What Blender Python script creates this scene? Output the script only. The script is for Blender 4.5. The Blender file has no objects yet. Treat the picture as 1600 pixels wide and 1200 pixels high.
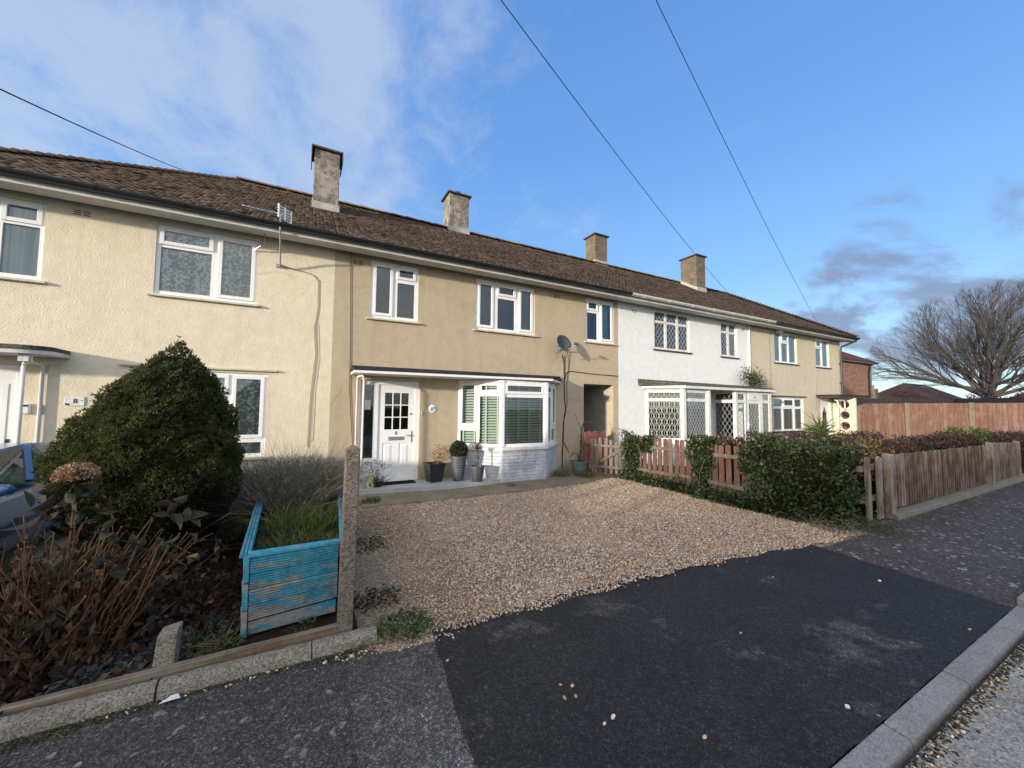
import bpy, bmesh, math, random
import numpy as np
from mathutils import Matrix, Vector
random.seed(7)
RNG = np.random.default_rng(7)
SC = bpy.context.scene
COL = SC.collection
R = math.radians
PI = math.pi

# ------------------------------------------------------------------ helpers
class MB:
    """collects faces of several simple shapes and links them as one mesh object"""
    def __init__(self, T=None):
        self.v = []; self.f = []; self.m = []; self.T = T; self.k = 0; self.t = None
    def add(self, vs, fs):
        n = len(self.v)
        if self.T is not None:
            vs = [tuple(self.T @ Vector(p)) for p in vs]
        self.v += [tuple(p) for p in vs]
        for f in fs:
            self.f.append([n + i for i in f]); self.m.append(self.k)
        return self
    def box(self, x0, x1, y0, y1, z0, z1):
        vs = [(x0,y0,z0),(x1,y0,z0),(x1,y1,z0),(x0,y1,z0),(x0,y0,z1),(x1,y0,z1),(x1,y1,z1),(x0,y1,z1)]
        return self.add(vs, [(0,3,2,1),(4,5,6,7),(0,1,5,4),(1,2,6,5),(2,3,7,6),(3,0,4,7)])
    def hexa(self, b, t):
        return self.add(list(b) + list(t), [(3,2,1,0),(4,5,6,7),(0,1,5,4),(1,2,6,5),(2,3,7,6),(3,0,4,7)])
    def bar(self, a, b, w, h, up=(0,0,1)):
        a = Vector(a); b = Vector(b); d = (b - a).normalized(); s = d.cross(Vector(up))
        if s.length < 1e-4: s = d.cross(Vector((0,1,0)))
        s.normalize(); u = s.cross(d); s = s * (w/2); u = u * (h/2)
        return self.hexa([a-s-u, a+s-u, a+s+u, a-s+u], [b-s-u, b+s-u, b+s+u, b-s+u])
    def tube(self, pts, r, n=6, cap=True):
        pts = [Vector(p) for p in pts]; L = len(pts)
        rs = r if isinstance(r, (list, tuple)) else [r] * L
        ref = Vector((0.31, 0.17, 0.93)); vs = []
        d0 = (pts[-1] - pts[0]).normalized() if (pts[-1]-pts[0]).length > 1e-6 else Vector((0,0,1))
        if abs(d0.dot(ref)) > .9: ref = Vector((0.9, 0.3, 0.1))
        for i, p in enumerate(pts):
            d = (pts[min(i+1, L-1)] - pts[max(i-1, 0)])
            if d.length < 1e-7: d = d0
            d.normalize(); s = d.cross(ref); s.normalize(); u = s.cross(d)
            for k in range(n):
                a = 2*PI*k/n; vs.append(p + (s*math.cos(a) + u*math.sin(a)) * rs[i])
        fs = [(i*n+k, i*n+(k+1) % n, (i+1)*n+(k+1) % n, (i+1)*n+k) for i in range(L-1) for k in range(n)]
        if cap:
            fs += [tuple(range(n))[::-1], tuple((L-1)*n + k for k in range(n))]
        return self.add(vs, fs)
    def lathe(self, prof, n=20, c=(0,0,0), cap=True, sx=1, sy=1):
        vs = [(c[0]+r*sx*math.cos(2*PI*k/n), c[1]+r*sy*math.sin(2*PI*k/n), c[2]+z) for r, z in prof for k in range(n)]
        L = len(prof)
        fs = [(i*n+k, i*n+(k+1) % n, (i+1)*n+(k+1) % n, (i+1)*n+k) for i in range(L-1) for k in range(n)]
        if cap: fs += [tuple(range(n))[::-1], tuple((L-1)*n+k for k in range(n))]
        return self.add(vs, fs)
    def prism(self, poly, z0, z1):
        n = len(poly)
        vs = [(x,y,z0) for x,y in poly] + [(x,y,z1) for x,y in poly]
        return self.add(vs, [tuple(range(n))[::-1], tuple(range(n, 2*n))] + [(i,(i+1) % n,n+(i+1) % n,n+i) for i in range(n)])
    def prism_xz(self, poly, y0, y1):
        n = len(poly)
        vs = [(x,y0,z) for x,z in poly] + [(x,y1,z) for x,z in poly]
        return self.add(vs, [tuple(range(n)), tuple(range(n, 2*n))[::-1]] + [((i+1) % n,i,n+i,n+(i+1) % n) for i in range(n)])
    def quad(self, a, b, c, d):
        return self.add([a,b,c,d], [(0,1,2,3)])
    def ball(self, c, r, n=10, s=(1,1,1), jit=0):
        vs = []; 
        for i in range(n//2+1):
            th = PI*i/(n//2)
            for k in range(n):
                a = 2*PI*k/n; q = r*(1+random.uniform(-jit, jit))
                vs.append((c[0]+q*s[0]*math.sin(th)*math.cos(a), c[1]+q*s[1]*math.sin(th)*math.sin(a), c[2]+q*s[2]*math.cos(th)))
        fs = [(i*n+k, i*n+(k+1) % n, (i+1)*n+(k+1) % n, (i+1)*n+k) for i in range(n//2) for k in range(n)]
        return self.add(vs, fs)
    def holes(self, x0, x1, z0, z1, hs, y, depth):
        """a flat sheet facing -y with rectangular openings and their reveals"""
        xs = sorted({x0, x1, *[h[0] for h in hs], *[h[1] for h in hs]}); zs = sorted({z0, z1, *[h[2] for h in hs], *[h[3] for h in hs]})
        for i in range(len(xs)-1):
            for j in range(len(zs)-1):
                cx, cz = (xs[i]+xs[i+1])/2, (zs[j]+zs[j+1])/2
                if any(h[0] < cx < h[1] and h[2] < cz < h[3] for h in hs): continue
                self.quad((xs[i],y,zs[j]), (xs[i+1],y,zs[j]), (xs[i+1],y,zs[j+1]), (xs[i],y,zs[j+1]))
        for a, b, c, d in [h[:4] for h in hs]:
            e = y + depth
            self.quad((a,y,c),(a,e,c),(a,e,d),(a,y,d)); self.quad((b,e,c),(b,y,c),(b,y,d),(b,e,d))
            self.quad((a,e,c),(a,y,c),(b,y,c),(b,e,c)); self.quad((a,y,d),(a,e,d),(b,e,d),(b,y,d))
        return self
    def build(self, name, mat, parent=None, smooth=False, bevel=0, loc=None, seg=1):
        me = bpy.data.meshes.new(name); me.from_pydata(self.v, [], self.f)
        for m in (mat if isinstance(mat, (list, tuple)) else [mat]): me.materials.append(m)
        if max(self.m, default=0) > 0: me.polygons.foreach_set('material_index', self.m)
        if smooth: me.polygons.foreach_set('use_smooth', [True]*len(me.polygons))
        me.update()
        o = bpy.data.objects.new(name, me); COL.objects.link(o)
        if parent is not None: o.parent = parent
        if loc is not None: o.location = loc
        if bevel:
            b = o.modifiers.new('bevel', 'BEVEL'); b.width = bevel; b.segments = seg; b.limit_method = 'ANGLE'; b.angle_limit = R(50)
        if smooth:
            try: me.set_sharp_from_angle(angle=R(42))
            except Exception: pass
        return o

def tag(o, label, cat, group=None, kind=None):
    o['label'] = label; o['category'] = cat
    if group: o['group'] = group
    if kind: o['kind'] = kind
    return o
def struct(o, label=None, kind='structure'):
    o['kind'] = kind
    if label: o['label'] = label
    return o
def empty(name, loc, label=None, cat=None, group=None, rz=0):
    o = bpy.data.objects.new(name, None); COL.objects.link(o); o.location = loc; o.rotation_euler = (0,0,rz)
    o.empty_display_size = .1
    if label: tag(o, label, cat, group)
    return o
def np_mesh(name, V, F, mat, parent=None, tint=None, smooth=False, loc=None):
    """V (N,3), F list of index arrays of equal width each; tint (N,) goes into a point attribute"""
    me = bpy.data.meshes.new(name)
    Fs = F if isinstance(F, list) else [F]
    loops = np.concatenate([f.ravel() for f in Fs]).astype(np.int32)
    tot = np.concatenate([np.full(len(f), f.shape[1], np.int32) for f in Fs])
    st = np.concatenate([[0], np.cumsum(tot)[:-1]]).astype(np.int32)
    me.vertices.add(len(V)); me.vertices.foreach_set('co', np.asarray(V, np.float32).ravel())
    me.loops.add(len(loops)); me.loops.foreach_set('vertex_index', loops)
    me.polygons.add(len(tot)); me.polygons.foreach_set('loop_start', st); me.polygons.foreach_set('loop_total', tot)
    if smooth: me.polygons.foreach_set('use_smooth', np.ones(len(tot), bool))
    if tint is not None:
        a = me.attributes.new('tint', 'FLOAT', 'POINT'); a.data.foreach_set('value', np.asarray(tint, np.float32))
    me.update(calc_edges=True); me.validate()
    me.materials.append(mat)
    o = bpy.data.objects.new(name, me); COL.objects.link(o)
    if parent is not None: o.parent = parent
    if loc is not None: o.location = loc
    return o
def unit(a): return a / np.maximum(np.linalg.norm(a, axis=-1, keepdims=True), 1e-9)

def leaf_mesh(name, P, D, L, W, mat, parent=None, tint=None, droop=.25, loc=None, rng=RNG):
    """one small folded leaf per point P growing along D (N,3); L, W lengths and widths"""
    N = len(P); D = unit(D); L = np.broadcast_to(L, (N,))[:, None]; W = np.broadcast_to(W, (N,))[:, None]
    S = unit(np.cross(D, unit(rng.normal(size=(N,3))))); U = np.cross(S, D)
    c = P + D*L*.45; mid = c - U*W*.12
    tip = P + D*L - U*L*droop
    l = c + S*W*.5 + U*W*.12; r = c - S*W*.5 + U*W*.12
    V = np.stack([P, l, tip, r, mid], 1).reshape(-1, 3)
    b = np.arange(N)[:, None]*5
    F = np.concatenate([b+[0,4,1], b+[1,4,2], b+[0,3,4], b+[4,3,2]])
    t = np.repeat(rng.random(N) if tint is None else tint, 5)
    return np_mesh(name, V, F, mat, parent, t, loc=loc)

def blade_mesh(name, P, D, L, W, mat, parent=None, bend=.35, seg=3, tint=None, loc=None, rng=RNG):
    """thin bending blades / sprigs"""
    N = len(P); D = unit(D); L = np.broadcast_to(L, (N,))[:, None]; W = np.broadcast_to(W, (N,))[:, None]
    S = unit(np.cross(D, rng.normal(size=(N,3)))); side = rng.normal(size=(N,3)); side[:,2] = -abs(side[:,2])*.6; side = unit(side)
    rows = []
    for i in range(seg+1):
        s = i/seg; c = P + D*L*s + side*L*bend*s*s; w = W*(1-s*.85)*.5
        rows += [c - S*w, c + S*w]
    V = np.stack(rows, 1).reshape(-1, 3); k = 2*(seg+1); b = np.arange(N)[:, None]*k
    F = np.concatenate([b+[2*i, 2*i+1, 2*i+3, 2*i+2] for i in range(seg)])
    t = np.repeat(rng.random(N) if tint is None else tint, k)
    return np_mesh(name, V, F, mat, parent, t, loc=loc)

# ------------------------------------------------------------------ materials
class NT:
    def __init__(self, name):
        self.mat = bpy.data.materials.new(name); self.mat.use_nodes = True
        self.t = self.mat.node_tree; self.n = self.t.nodes; self.b = self.n['Principled BSDF']; self.out = self.n['Material Output']
        self.tc = self.n.new('ShaderNodeTexCoord')
    def link(self, a, b): self.t.links.new(a, b)
    def mapping(self, scale=(1,1,1), rot=(0,0,0), src=None):
        m = self.n.new('ShaderNodeMapping'); m.inputs['Scale'].default_value = scale; m.inputs['Rotation'].default_value = rot
        self.link(src or self.tc.outputs['Object'], m.inputs['Vector']); return m.outputs[0]
    def noise(self, scale, detail=4, rough=.6, vec=None, dist=0):
        x = self.n.new('ShaderNodeTexNoise'); x.inputs['Scale'].default_value = scale; x.inputs['Detail'].default_value = detail
        x.inputs['Roughness'].default_value = rough; x.inputs['Distortion'].default_value = dist
        self.link(vec if vec is not None else self.tc.outputs['Object'], x.inputs['Vector']); return x.outputs['Fac']
    def voro(self, scale, out='Distance', feat='F1', vec=None, rnd=1):
        x = self.n.new('ShaderNodeTexVoronoi'); x.feature = feat; x.inputs['Scale'].default_value = scale; x.inputs['Randomness'].default_value = rnd
        self.link(vec if vec is not None else self.tc.outputs['Object'], x.inputs['Vector']); return x.outputs[out]
    def ramp(self, fac, stops, interp='LINEAR'):
        x = self.n.new('ShaderNodeValToRGB'); e = x.color_ramp.elements; x.color_ramp.interpolation = interp
        while len(e) < len(stops): e.new(.5)
        for i, (p, c) in enumerate(stops):
            e[i].position = p; e[i].color = (c, c, c, 1) if isinstance(c, (int, float)) else (*c, 1)
        self.link(fac, x.inputs['Fac']); return x.outputs['Color']
    def mix(self, fac, a, b, mode='MIX'):
        x = self.n.new('ShaderNodeMix'); x.data_type = 'RGBA'; x.blend_type = mode
        for k, s, v in ((0, x.inputs[0], fac), (6, x.inputs[6], a), (7, x.inputs[7], b)):
            if isinstance(v, (int, float)): s.default_value = v if k == 0 else (v, v, v, 1)
            elif isinstance(v, tuple): s.default_value = (*v, 1)
            else: self.link(v, s)
        return x.outputs[2]
    def math(self, op, a, b=None, c=None):
        x = self.n.new('ShaderNodeMath'); x.operation = op
        for s, v in zip(x.inputs, (a, b, c)):
            if v is None: continue
            if isinstance(v, (int, float)): s.default_value = v
            else: self.link(v, s)
        return x.outputs[0]
    def attr(self, name='tint'):
        x = self.n.new('ShaderNodeAttribute'); x.attribute_name = name; return x.outputs['Fac']
    def xyz(self):
        x = self.n.new('ShaderNodeSeparateXYZ'); self.link(self.tc.outputs['Object'], x.inputs[0]); return x.outputs
    def bump(self, h, strength=.5, dist=.01, normal=None):
        x = self.n.new('ShaderNodeBump'); x.inputs['Strength'].default_value = strength; x.inputs['Distance'].default_value = dist
        self.link(h, x.inputs['Height'])
        if normal is not None: self.link(normal, x.inputs['Normal'])
        self.link(x.outputs[0], self.b.inputs['Normal']); return x.outputs[0]
    def fin(self, col=None, rough=.8, spec=.3, metal=0):
        if col is not None:
            if isinstance(col, tuple): self.b.inputs['Base Color'].default_value = (*col, 1)
            else: self.link(col, self.b.inputs['Base Color'])
        if isinstance(rough, (int, float)): self.b.inputs['Roughness'].default_value = rough
        else: self.link(rough, self.b.inputs['Roughness'])
        self.b.inputs['Specular IOR Level'].default_value = spec; self.b.inputs['Metallic'].default_value = metal
        return self.mat

def m_plain(name, c, rough=.5, spec=.4, metal=0, var=.12, scale=9, bump=0):
    t = NT(name); n = t.noise(scale, 5)
    f = t.ramp(n, [(.3, 1-var), (.7, 1+var*.5)])
    col = t.mix(1, c, f, 'MULTIPLY')
    if bump: t.bump(t.noise(scale*12, 3), .4, bump)
    return t.fin(col, rough, spec, metal)

def m_stucco(name, c, stain, coarse=22, bstr=.7, bdist=.02, streak=.5):
    t = NT(name)
    big = t.noise(.7, 5, .65); fine = t.noise(6, 6, .7)
    st = t.noise(1, 5, .6, t.mapping((5, 5, .35)))
    col = t.mix(t.ramp(big, [(.35, 0), (.75, .55)]), c, stain)
    col = t.mix(t.math('MULTIPLY', t.ramp(st, [(.48, 0), (.72, 1)]), streak), col, stain)
    col = t.mix(.35, col, t.ramp(fine, [(.3, tuple(x*.72 for x in c)), (.65, tuple(min(1, x*1.08) for x in c))]))
    # rain-splash grime with its own outline above the ground
    z = t.xyz()[2]
    g = t.math('SUBTRACT', t.math('MULTIPLY', t.noise(3, 5), .9), t.math('MULTIPLY', z, 1.1))
    col = t.mix(t.ramp(g, [(.12, 0), (.5, .7)]), col, tuple(x*.5 for x in stain))
    # hairline cracks
    w = t.n.new('ShaderNodeMix'); w.data_type = 'RGBA'; w.blend_type = 'LINEAR_LIGHT'; w.inputs[0].default_value = .12
    nz = t.n.new('ShaderNodeTexNoise'); nz.inputs['Scale'].default_value = 3; nz.inputs['Detail'].default_value = 5; t.link(t.tc.outputs['Object'], nz.inputs['Vector'])
    t.link(t.tc.outputs['Object'], w.inputs[6]); t.link(nz.outputs['Color'], w.inputs[7])
    ck = t.ramp(t.voro(.42, 'Distance', 'DISTANCE_TO_EDGE', w.outputs[2]), [(.0, 1), (.006, 0)])
    ck = t.math('MULTIPLY', ck, t.ramp(t.noise(.55, 2), [(.5, 0), (.6, .4)]))
    col = t.mix(ck, col, tuple(x*.42 for x in stain))
    h1 = t.noise(coarse, 4, .55, dist=.6); h2 = t.noise(coarse*4, 3, .6); h3 = t.noise(2.2, 3)
    h = t.math('ADD', t.math('MULTIPLY', h1, 1.0), t.math('MULTIPLY', h2, .35)); h = t.math('ADD', h, t.math('MULTIPLY', h3, 1.2))
    t.bump(h, bstr, bdist)
    return t.fin(col, .92, .15)

def m_tint(name, stops, rough=.6, spec=.25, trans=0, bumpscale=0):
    """colour picked per leaf / stone / tile by its 'tint' attribute"""
    t = NT(name); col = t.ramp(t.attr(), stops)
    col = t.mix(.25, col, t.mix(1, col, t.ramp(t.noise(35, 3), [(.3, .45), (.7, 1.3)]), 'MULTIPLY'))
    if trans:
        tr = t.n.new('ShaderNodeBsdfTranslucent'); t.link(col, tr.inputs['Color'])
        mx = t.n.new('ShaderNodeMixShader'); mx.inputs[0].default_value = trans
        t.link(t.b.outputs[0], mx.inputs[1]); t.link(tr.outputs[0], mx.inputs[2]); t.link(mx.outputs[0], t.out.inputs[0])
    if bumpscale: t.bump(t.noise(bumpscale, 3), .5, .004)
    return t.fin(col, rough, spec)

def m_glass(name, tint=(.75,.8,.82), ior=1.75, wob=.0012):
    t = NT(name); tr = t.n.new('ShaderNodeBsdfTransparent'); tr.inputs['Color'].default_value = (*tint, 1)
    gl = t.n.new('ShaderNodeBsdfGlossy'); gl.inputs['Roughness'].default_value = .015; gl.inputs['Color'].default_value = (.86,.96,1,1)
    bp = t.n.new('ShaderNodeBump'); bp.inputs['Strength'].default_value = .5; bp.inputs['Distance'].default_value = wob
    t.link(t.noise(3.5, 2), bp.inputs['Height']); t.link(bp.outputs[0], gl.inputs['Normal'])
    fr = t.n.new('ShaderNodeFresnel'); fr.inputs['IOR'].default_value = ior
    mx = t.n.new('ShaderNodeMixShader'); t.link(fr.outputs[0], mx.inputs[0]); t.link(tr.outputs[0], mx.inputs[1]); t.link(gl.outputs[0], mx.inputs[2])
    t.link(mx.outputs[0], t.out.inputs[0]); return t.mat

def m_lace(name, c, holes=.5, scale=22):
    t = NT(name); v = t.voro(scale, vec=t.mapping((1,1,1)))
    n = t.noise(7, 3); band = t.noise(1, 2, vec=t.mapping((10, 1, .12)))  # band paints fold shading into the lace colour
    a = t.math('ADD', t.math('ADD', v, t.math('MULTIPLY', n, .4)), t.math('MULTIPLY', band, 1.15)); a = t.math('MULTIPLY', a, .5)
    col = t.ramp(a, [(.55, c), (.70, tuple(x*.42 for x in c))])
    al = t.ramp(a, [(.55, .99), (.70, .9)])
    tr = t.n.new('ShaderNodeBsdfTransparent'); mx = t.n.new('ShaderNodeMixShader')
    t.link(al, mx.inputs[0]); t.link(tr.outputs[0], mx.inputs[1]); t.link(t.b.outputs[0], mx.inputs[2]); t.link(mx.outputs[0], t.out.inputs[0])
    return t.fin(col, .9, .1)

def m_tarmac(name, dark, light, lichen=0, patch=.5, rough=.85, pc=None, thr=(.52,.66)):
    t = NT(name)
    sp = t.voro(170, 'Color'); sep = t.n.new('ShaderNodeSeparateColor'); t.link(sp, sep.inputs[0])
    grain = t.ramp(sep.outputs[0], [(.0, .5), (.72, 1.0), (.9, 1.7), (1, 2.8)])
    big = t.noise(.9, 6, .62); md = t.noise(3.2, 6, .7)
    f = t.ramp(t.math('ADD', t.math('MULTIPLY', big, .6), t.math('MULTIPLY', md, .4)), [(thr[0], 0), (thr[1], 1)])
    col = t.mix(t.math('MULTIPLY', f, patch), dark, pc or light)
    f2 = t.ramp(t.noise(1.7, 5, .6), [(.35, .82), (.7, 1.18)])
    col = t.mix(1, col, f2, 'MULTIPLY'); col = t.mix(1, col, grain, 'MULTIPLY')
    if lichen:
        w = t.n.new('ShaderNodeMix'); w.data_type = 'RGBA'; w.blend_type = 'LINEAR_LIGHT'; w.inputs[0].default_value = .035
        nz = t.n.new('ShaderNodeTexNoise'); nz.inputs['Scale'].default_value = 14; t.link(t.tc.outputs['Object'], nz.inputs['Vector'])
        t.link(t.tc.outputs['Object'], w.inputs[6]); t.link(nz.outputs['Color'], w.inputs[7])
        v = t.voro(8.5, vec=w.outputs[2]); v2 = t.voro(21, vec=w.outputs[2]); dens = t.noise(1.3, 3)
        r1 = t.math('MULTIPLY', t.ramp(t.math('ADD', v, t.math('MULTIPLY', dens, -.35)), [(.0, 1), (.05, 0)]), lichen)
        r2 = t.math('MULTIPLY', t.ramp(t.math('ADD', v2, t.math('MULTIPLY', dens, -.3)), [(.0, 1), (.06, 0)]), lichen*.8)
        col = t.mix(t.math('MAXIMUM', r1, r2), col, (.27,.26,.22))
    s3 = t.n.new('ShaderNodeSeparateColor'); t.link(t.voro(62, 'Color'), s3.inputs[0]); col = t.mix(1, col, t.ramp(s3.outputs[1], [(0, .62), (.6, 1.0), (.9, 1.3), (1, 1.9)]), 'MULTIPLY')
    h = t.math('ADD', t.voro(90), t.math('MULTIPLY', t.noise(60, 3), .7))
    t.bump(h, .55, .006)
    return t.fin(col, rough, .35)

def m_concrete(name, c, scale=60, var=.35, moss=0, exposed=.5, bd=.004):
    t = NT(name); sp = t.voro(scale, 'Color'); sep = t.n.new('ShaderNodeSeparateColor'); t.link(sp, sep.inputs[0])
    f = t.ramp(sep.outputs[0], [(0, 1-exposed), (.5, 1), (.85, 1+exposed*.5), (1, 1+exposed)])
    b = t.ramp(t.noise(2.5, 6, .65), [(.3, 1-var), (.72, 1+var*.4)])
    col = t.mix(1, t.mix(1, c, f, 'MULTIPLY'), b, 'MULTIPLY')
    if moss: col = t.mix(t.math('MULTIPLY', t.ramp(t.noise(5, 6, .7), [(.5, 0), (.68, 1)]), moss), col, (.08,.085,.035))
    t.bump(t.math('ADD', t.voro(scale), t.math('MULTIPLY', t.noise(scale*.3, 4), .8)), .6, bd)
    return t.fin(col, .93, .2)

def m_wood(name, c, worn, amt=.5, axis='z', scale=1, rough=.85):
    t = NT(name); s = {'z': (14,14,.8), 'x': (.8,14,14), 'y': (14,.8,14)}[axis]
    g = t.noise(2.2*scale, 6, .7, t.mapping(s)); p = t.noise(3.5*scale, 5, .7); s2 = tuple(q*.45 for q in s)
    f = t.math('ADD', t.math('MULTIPLY', t.noise(2*scale, 6, .75, t.mapping(s2)), .6), t.math('MULTIPLY', p, .4))
    col = t.mix(t.ramp(f, [(.62-amt*.3, 0), (.72-amt*.3, 1)]), c, worn)
    col = t.mix(1, col, t.ramp(g, [(.3, .6), (.7, 1.2)]), 'MULTIPLY')
    t.bump(g, .5, .004)
    return t.fin(col, rough, .2)

def m_brick(name, c1, c2, mortar, bump=.012, scale=4.4):
    t = NT(name); x = t.n.new('ShaderNodeTexBrick')
    x.inputs['Color1'].default_value = (*c1,1); x.inputs['Color2'].default_value = (*c2,1); x.inputs['Mortar'].default_value = (*mortar,1)
    x.inputs['Scale'].default_value = scale; x.inputs['Mortar Size'].default_value = .022; x.inputs['Brick Width'].default_value = 1.0; x.inputs['Row Height'].default_value = .33
    x.inputs['Mortar Smooth'].default_value = .3
    q = t.xyz(); cmb = t.n.new('ShaderNodeCombineXYZ'); t.link(t.math('ADD', q[0], q[1]), cmb.inputs[0]); t.link(q[2], cmb.inputs[1])
    t.link(cmb.outputs[0], x.inputs['Vector'])
    col = t.mix(1, x.outputs['Color'], t.ramp(t.noise(5, 5, .7), [(.3, .7), (.7, 1.2)]), 'MULTIPLY')
    inv = t.math('SUBTRACT', 1.0, x.outputs['Fac'])
    t.bump(t.math('ADD', inv, t.math('MULTIPLY', t.noise(40, 3), .4)), .7, bump)
    return t.fin(col, .9, .2)

def m_chimney(name, base, dirt, orange, amt):
    t = NT(name); n1 = t.noise(4, 8, .72); n2 = t.noise(9, 7, .7, dist=.4); n3 = t.noise(26, 5, .7)
    col = t.mix(t.ramp(n1, [(.42, 0), (.58, amt)]), base, dirt)
    col = t.mix(t.ramp(n2, [(.54, 0), (.66, .9)]), col, tuple(x*.45 for x in dirt))
    col = t.mix(t.ramp(n3, [(.58, 0), (.7, .7)]), col, orange)
    t.bump(t.math('ADD', n2, t.math('MULTIPLY', n3, .5)), .8, .02)
    return t.fin(col, .95, .1)

M = {}
M['cream'] = m_stucco('cream_roughcast', (.74,.655,.495), (.58,.515,.385), 38, .6, .013, .55)
M['tan'] = m_stucco('tan_roughcast', (.485,.40,.285), (.38,.31,.22), 44, .6, .012, .7)
M['white_wall'] = m_stucco('white_roughcast', (.78,.78,.77), (.66,.67,.67), 30, .55, .014, .25)
M['beige'] = m_stucco('beige_render', (.58,.51,.39), (.46,.40,.30), 36, .5, .012, .6)
M['bay_brick'] = m_brick('painted_brick', (.50,.53,.57), (.57,.60,.645), (.38,.41,.45), .035)
M['red_brick'] = m_brick('red_brick', (.36,.12,.055), (.25,.075,.04), (.40,.33,.26), .01)
M['upvc'] = m_plain('white_upvc', (.80,.80,.79), .32, .5, var=.05)
M['upvc_old'] = m_plain('weathered_white_paint', (.72,.71,.67), .5, .4, var=.2, scale=6)
M['door_white'] = m_plain('white_door_skin', (.82,.82,.81), .35, .5, var=.04)
M['sill_stone'] = m_plain('pale_painted_sill', (.60,.55,.45), .8, .2, var=.3, scale=7)
M['sill_cream'] = m_plain('stone_coloured_sill', (.58,.50,.38), .8, .2, var=.3, scale=7)
M['sill_dark'] = m_plain('dark_painted_sill', (.06,.045,.05), .6, .3)
M['gutter_black'] = m_plain('black_gutter_plastic', (.012,.014,.018), .35, .5)
M['gutter_white'] = m_plain('white_gutter_plastic', (.66,.64,.60), .4, .5, var=.2)
M['soffit'] = m_plain('painted_soffit', (.60,.58,.55), .6, .3, var=.15, scale=4)
M['felt'] = m_plain('roofing_felt', (.035,.036,.04), .9, .2, var=.4, bump=.004)
M['cap'] = m_plain('grey_chimney_cap', (.085,.08,.075), .9, .2, var=.4, bump=.004)
M['mossy_felt'] = m_concrete('mossy_roof_edge', (.10,.10,.085), 40, .5, .6, .5)
M['glass'] = m_glass('window_glass', (.90,.97,.97), 1.85)
M['glass_dark'] = m_glass('obscured_glass', (.30,.38,.37), 1.6)
def m_net():
    t = NT('net_curtain'); b = t.noise(1, 4, .6, t.mapping((15, 1, .2))); col = t.ramp(b, [(.36, (.34,.38,.39)), (.52, (.66,.69,.69)), (.66, (.90,.90,.88))]); return t.fin(col, .9, .1)  # vertical bands paint the shading of the folds into the net
M['net'] = m_net()
M['lace'] = m_lace('lace_curtain', (.95,.95,.94))
M['drape'] = m_plain('teal_curtain', (.25,.33,.34), .9, .1, var=.3, scale=3)
M['blind'] = m_plain('pale_blind', (.60,.66,.56), .6, .3, var=.05)
M['lead'] = m_plain('grey_leading', (.42,.43,.44), .5, .4)
M['passage'] = m_plain('passage_plaster', (.42,.39,.36), .9, .1, var=.2, scale=3)
M['soffit_shade'] = m_plain('shade_grey_soffit', (.22,.23,.25), .8, .2)  # dark grey stands in for the shade on the inner soffit
M['grille'] = m_plain('grey_steel_grille', (.42,.42,.40), .5, .4)
M['dark'] = m_plain('dark_interior', (.05,.05,.05), .95, .05)
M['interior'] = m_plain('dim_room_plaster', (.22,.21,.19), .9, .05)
M['black_metal'] = m_plain('black_fittings', (.012,.012,.013), .4, .5)
M['steel'] = m_plain('brushed_steel', (.45,.45,.45), .35, .5, 1)
M['grey_plastic'] = m_plain('grey_plastic', (.30,.31,.33), .5, .4)
M['cable'] = m_plain('dark_cable', (.02,.02,.022), .6, .3)
M['cable_grey'] = m_plain('faded_grey_cable', (.30,.25,.18), .7, .2)
M['rust_pole'] = m_wood('flaking_white_pole', (.72,.70,.66), (.22,.12,.06), .12)
M['concrete'] = m_concrete('exposed_aggregate_concrete', (.27,.24,.19), 130, .3, .35, .55)
M['step'] = m_concrete('pale_step_concrete', (.46,.47,.46), 90, .3, .2, .2)
M['path'] = m_concrete('old_path_concrete', (.27,.225,.16), 60, .4, .4, .35)
M['kerb'] = m_concrete('grey_kerb_concrete', (.285,.28,.265), 140, .3, .12, .3, .003)
M['road'] = m_concrete('washed_road_concrete', (.37,.345,.31), 95, .35, .10, .5, .005)
M['chim_grey'] = m_chimney('weathered_render', (.33,.30,.26), (.15,.13,.105), (.24,.15,.07), .95)
M['chim_brown'] = m_brick('brown_chimney_brick', (.19,.155,.11), (.135,.11,.08), (.15,.135,.11), .012)
M['flash'] = m_plain('lead_flashing', (.40,.39,.36), .7, .3, var=.3)
# ------------------------------------------------------------------ roof tiles
def roof_mat():
    t = NT('plain_clay_tiles')
    col = t.ramp(t.attr(), [(0, (.046,.034,.027)), (.35, (.070,.050,.039)), (.7, (.090,.064,.048)), (.93, (.115,.078,.056)), (1, (.14,.115,.09))])
    col = t.mix(.6, col, t.mix(1, col, t.ramp(t.noise(1.1, 5, .6), [(.3, .55), (.7, 1.35)]), 'MULTIPLY'))
    z = t.xyz()[2]
    lz = t.math('ADD', t.ramp(t.math('MULTIPLY', t.math('SUBTRACT', z, 6.4), .8), [(0, -.0), (1, .16)]), t.noise(3.2, 8, .75))
    col = t.mix(t.ramp(lz, [(.63, 0), (.75, .55)]), col, (.23,.145,.035))
    col = t.mix(t.ramp(t.noise(14, 6, .7), [(.58, 0), (.70, .4)]), col, (.15,.135,.11))
    t.bump(t.noise(30, 4, .7), .5, .006)
    return t.fin(col, .95, .12)
M['tiles'] = roof_mat()
EY, EZ, RY, RZ = -.44, 4.97, 3.4, 7.44
SL = math.hypot(RY-EY, RZ-EZ); CA, SA = (RY-EY)/SL, (RZ-EZ)/SL
XL, XR = -5.45, 22.05            # eave corners
BACK = 7.24                      # rear eave
HIP = RY-EY
def slope_pt(x, s, h): return (x, EY + s*CA - h*SA, EZ + s*SA + h*CA)
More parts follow.
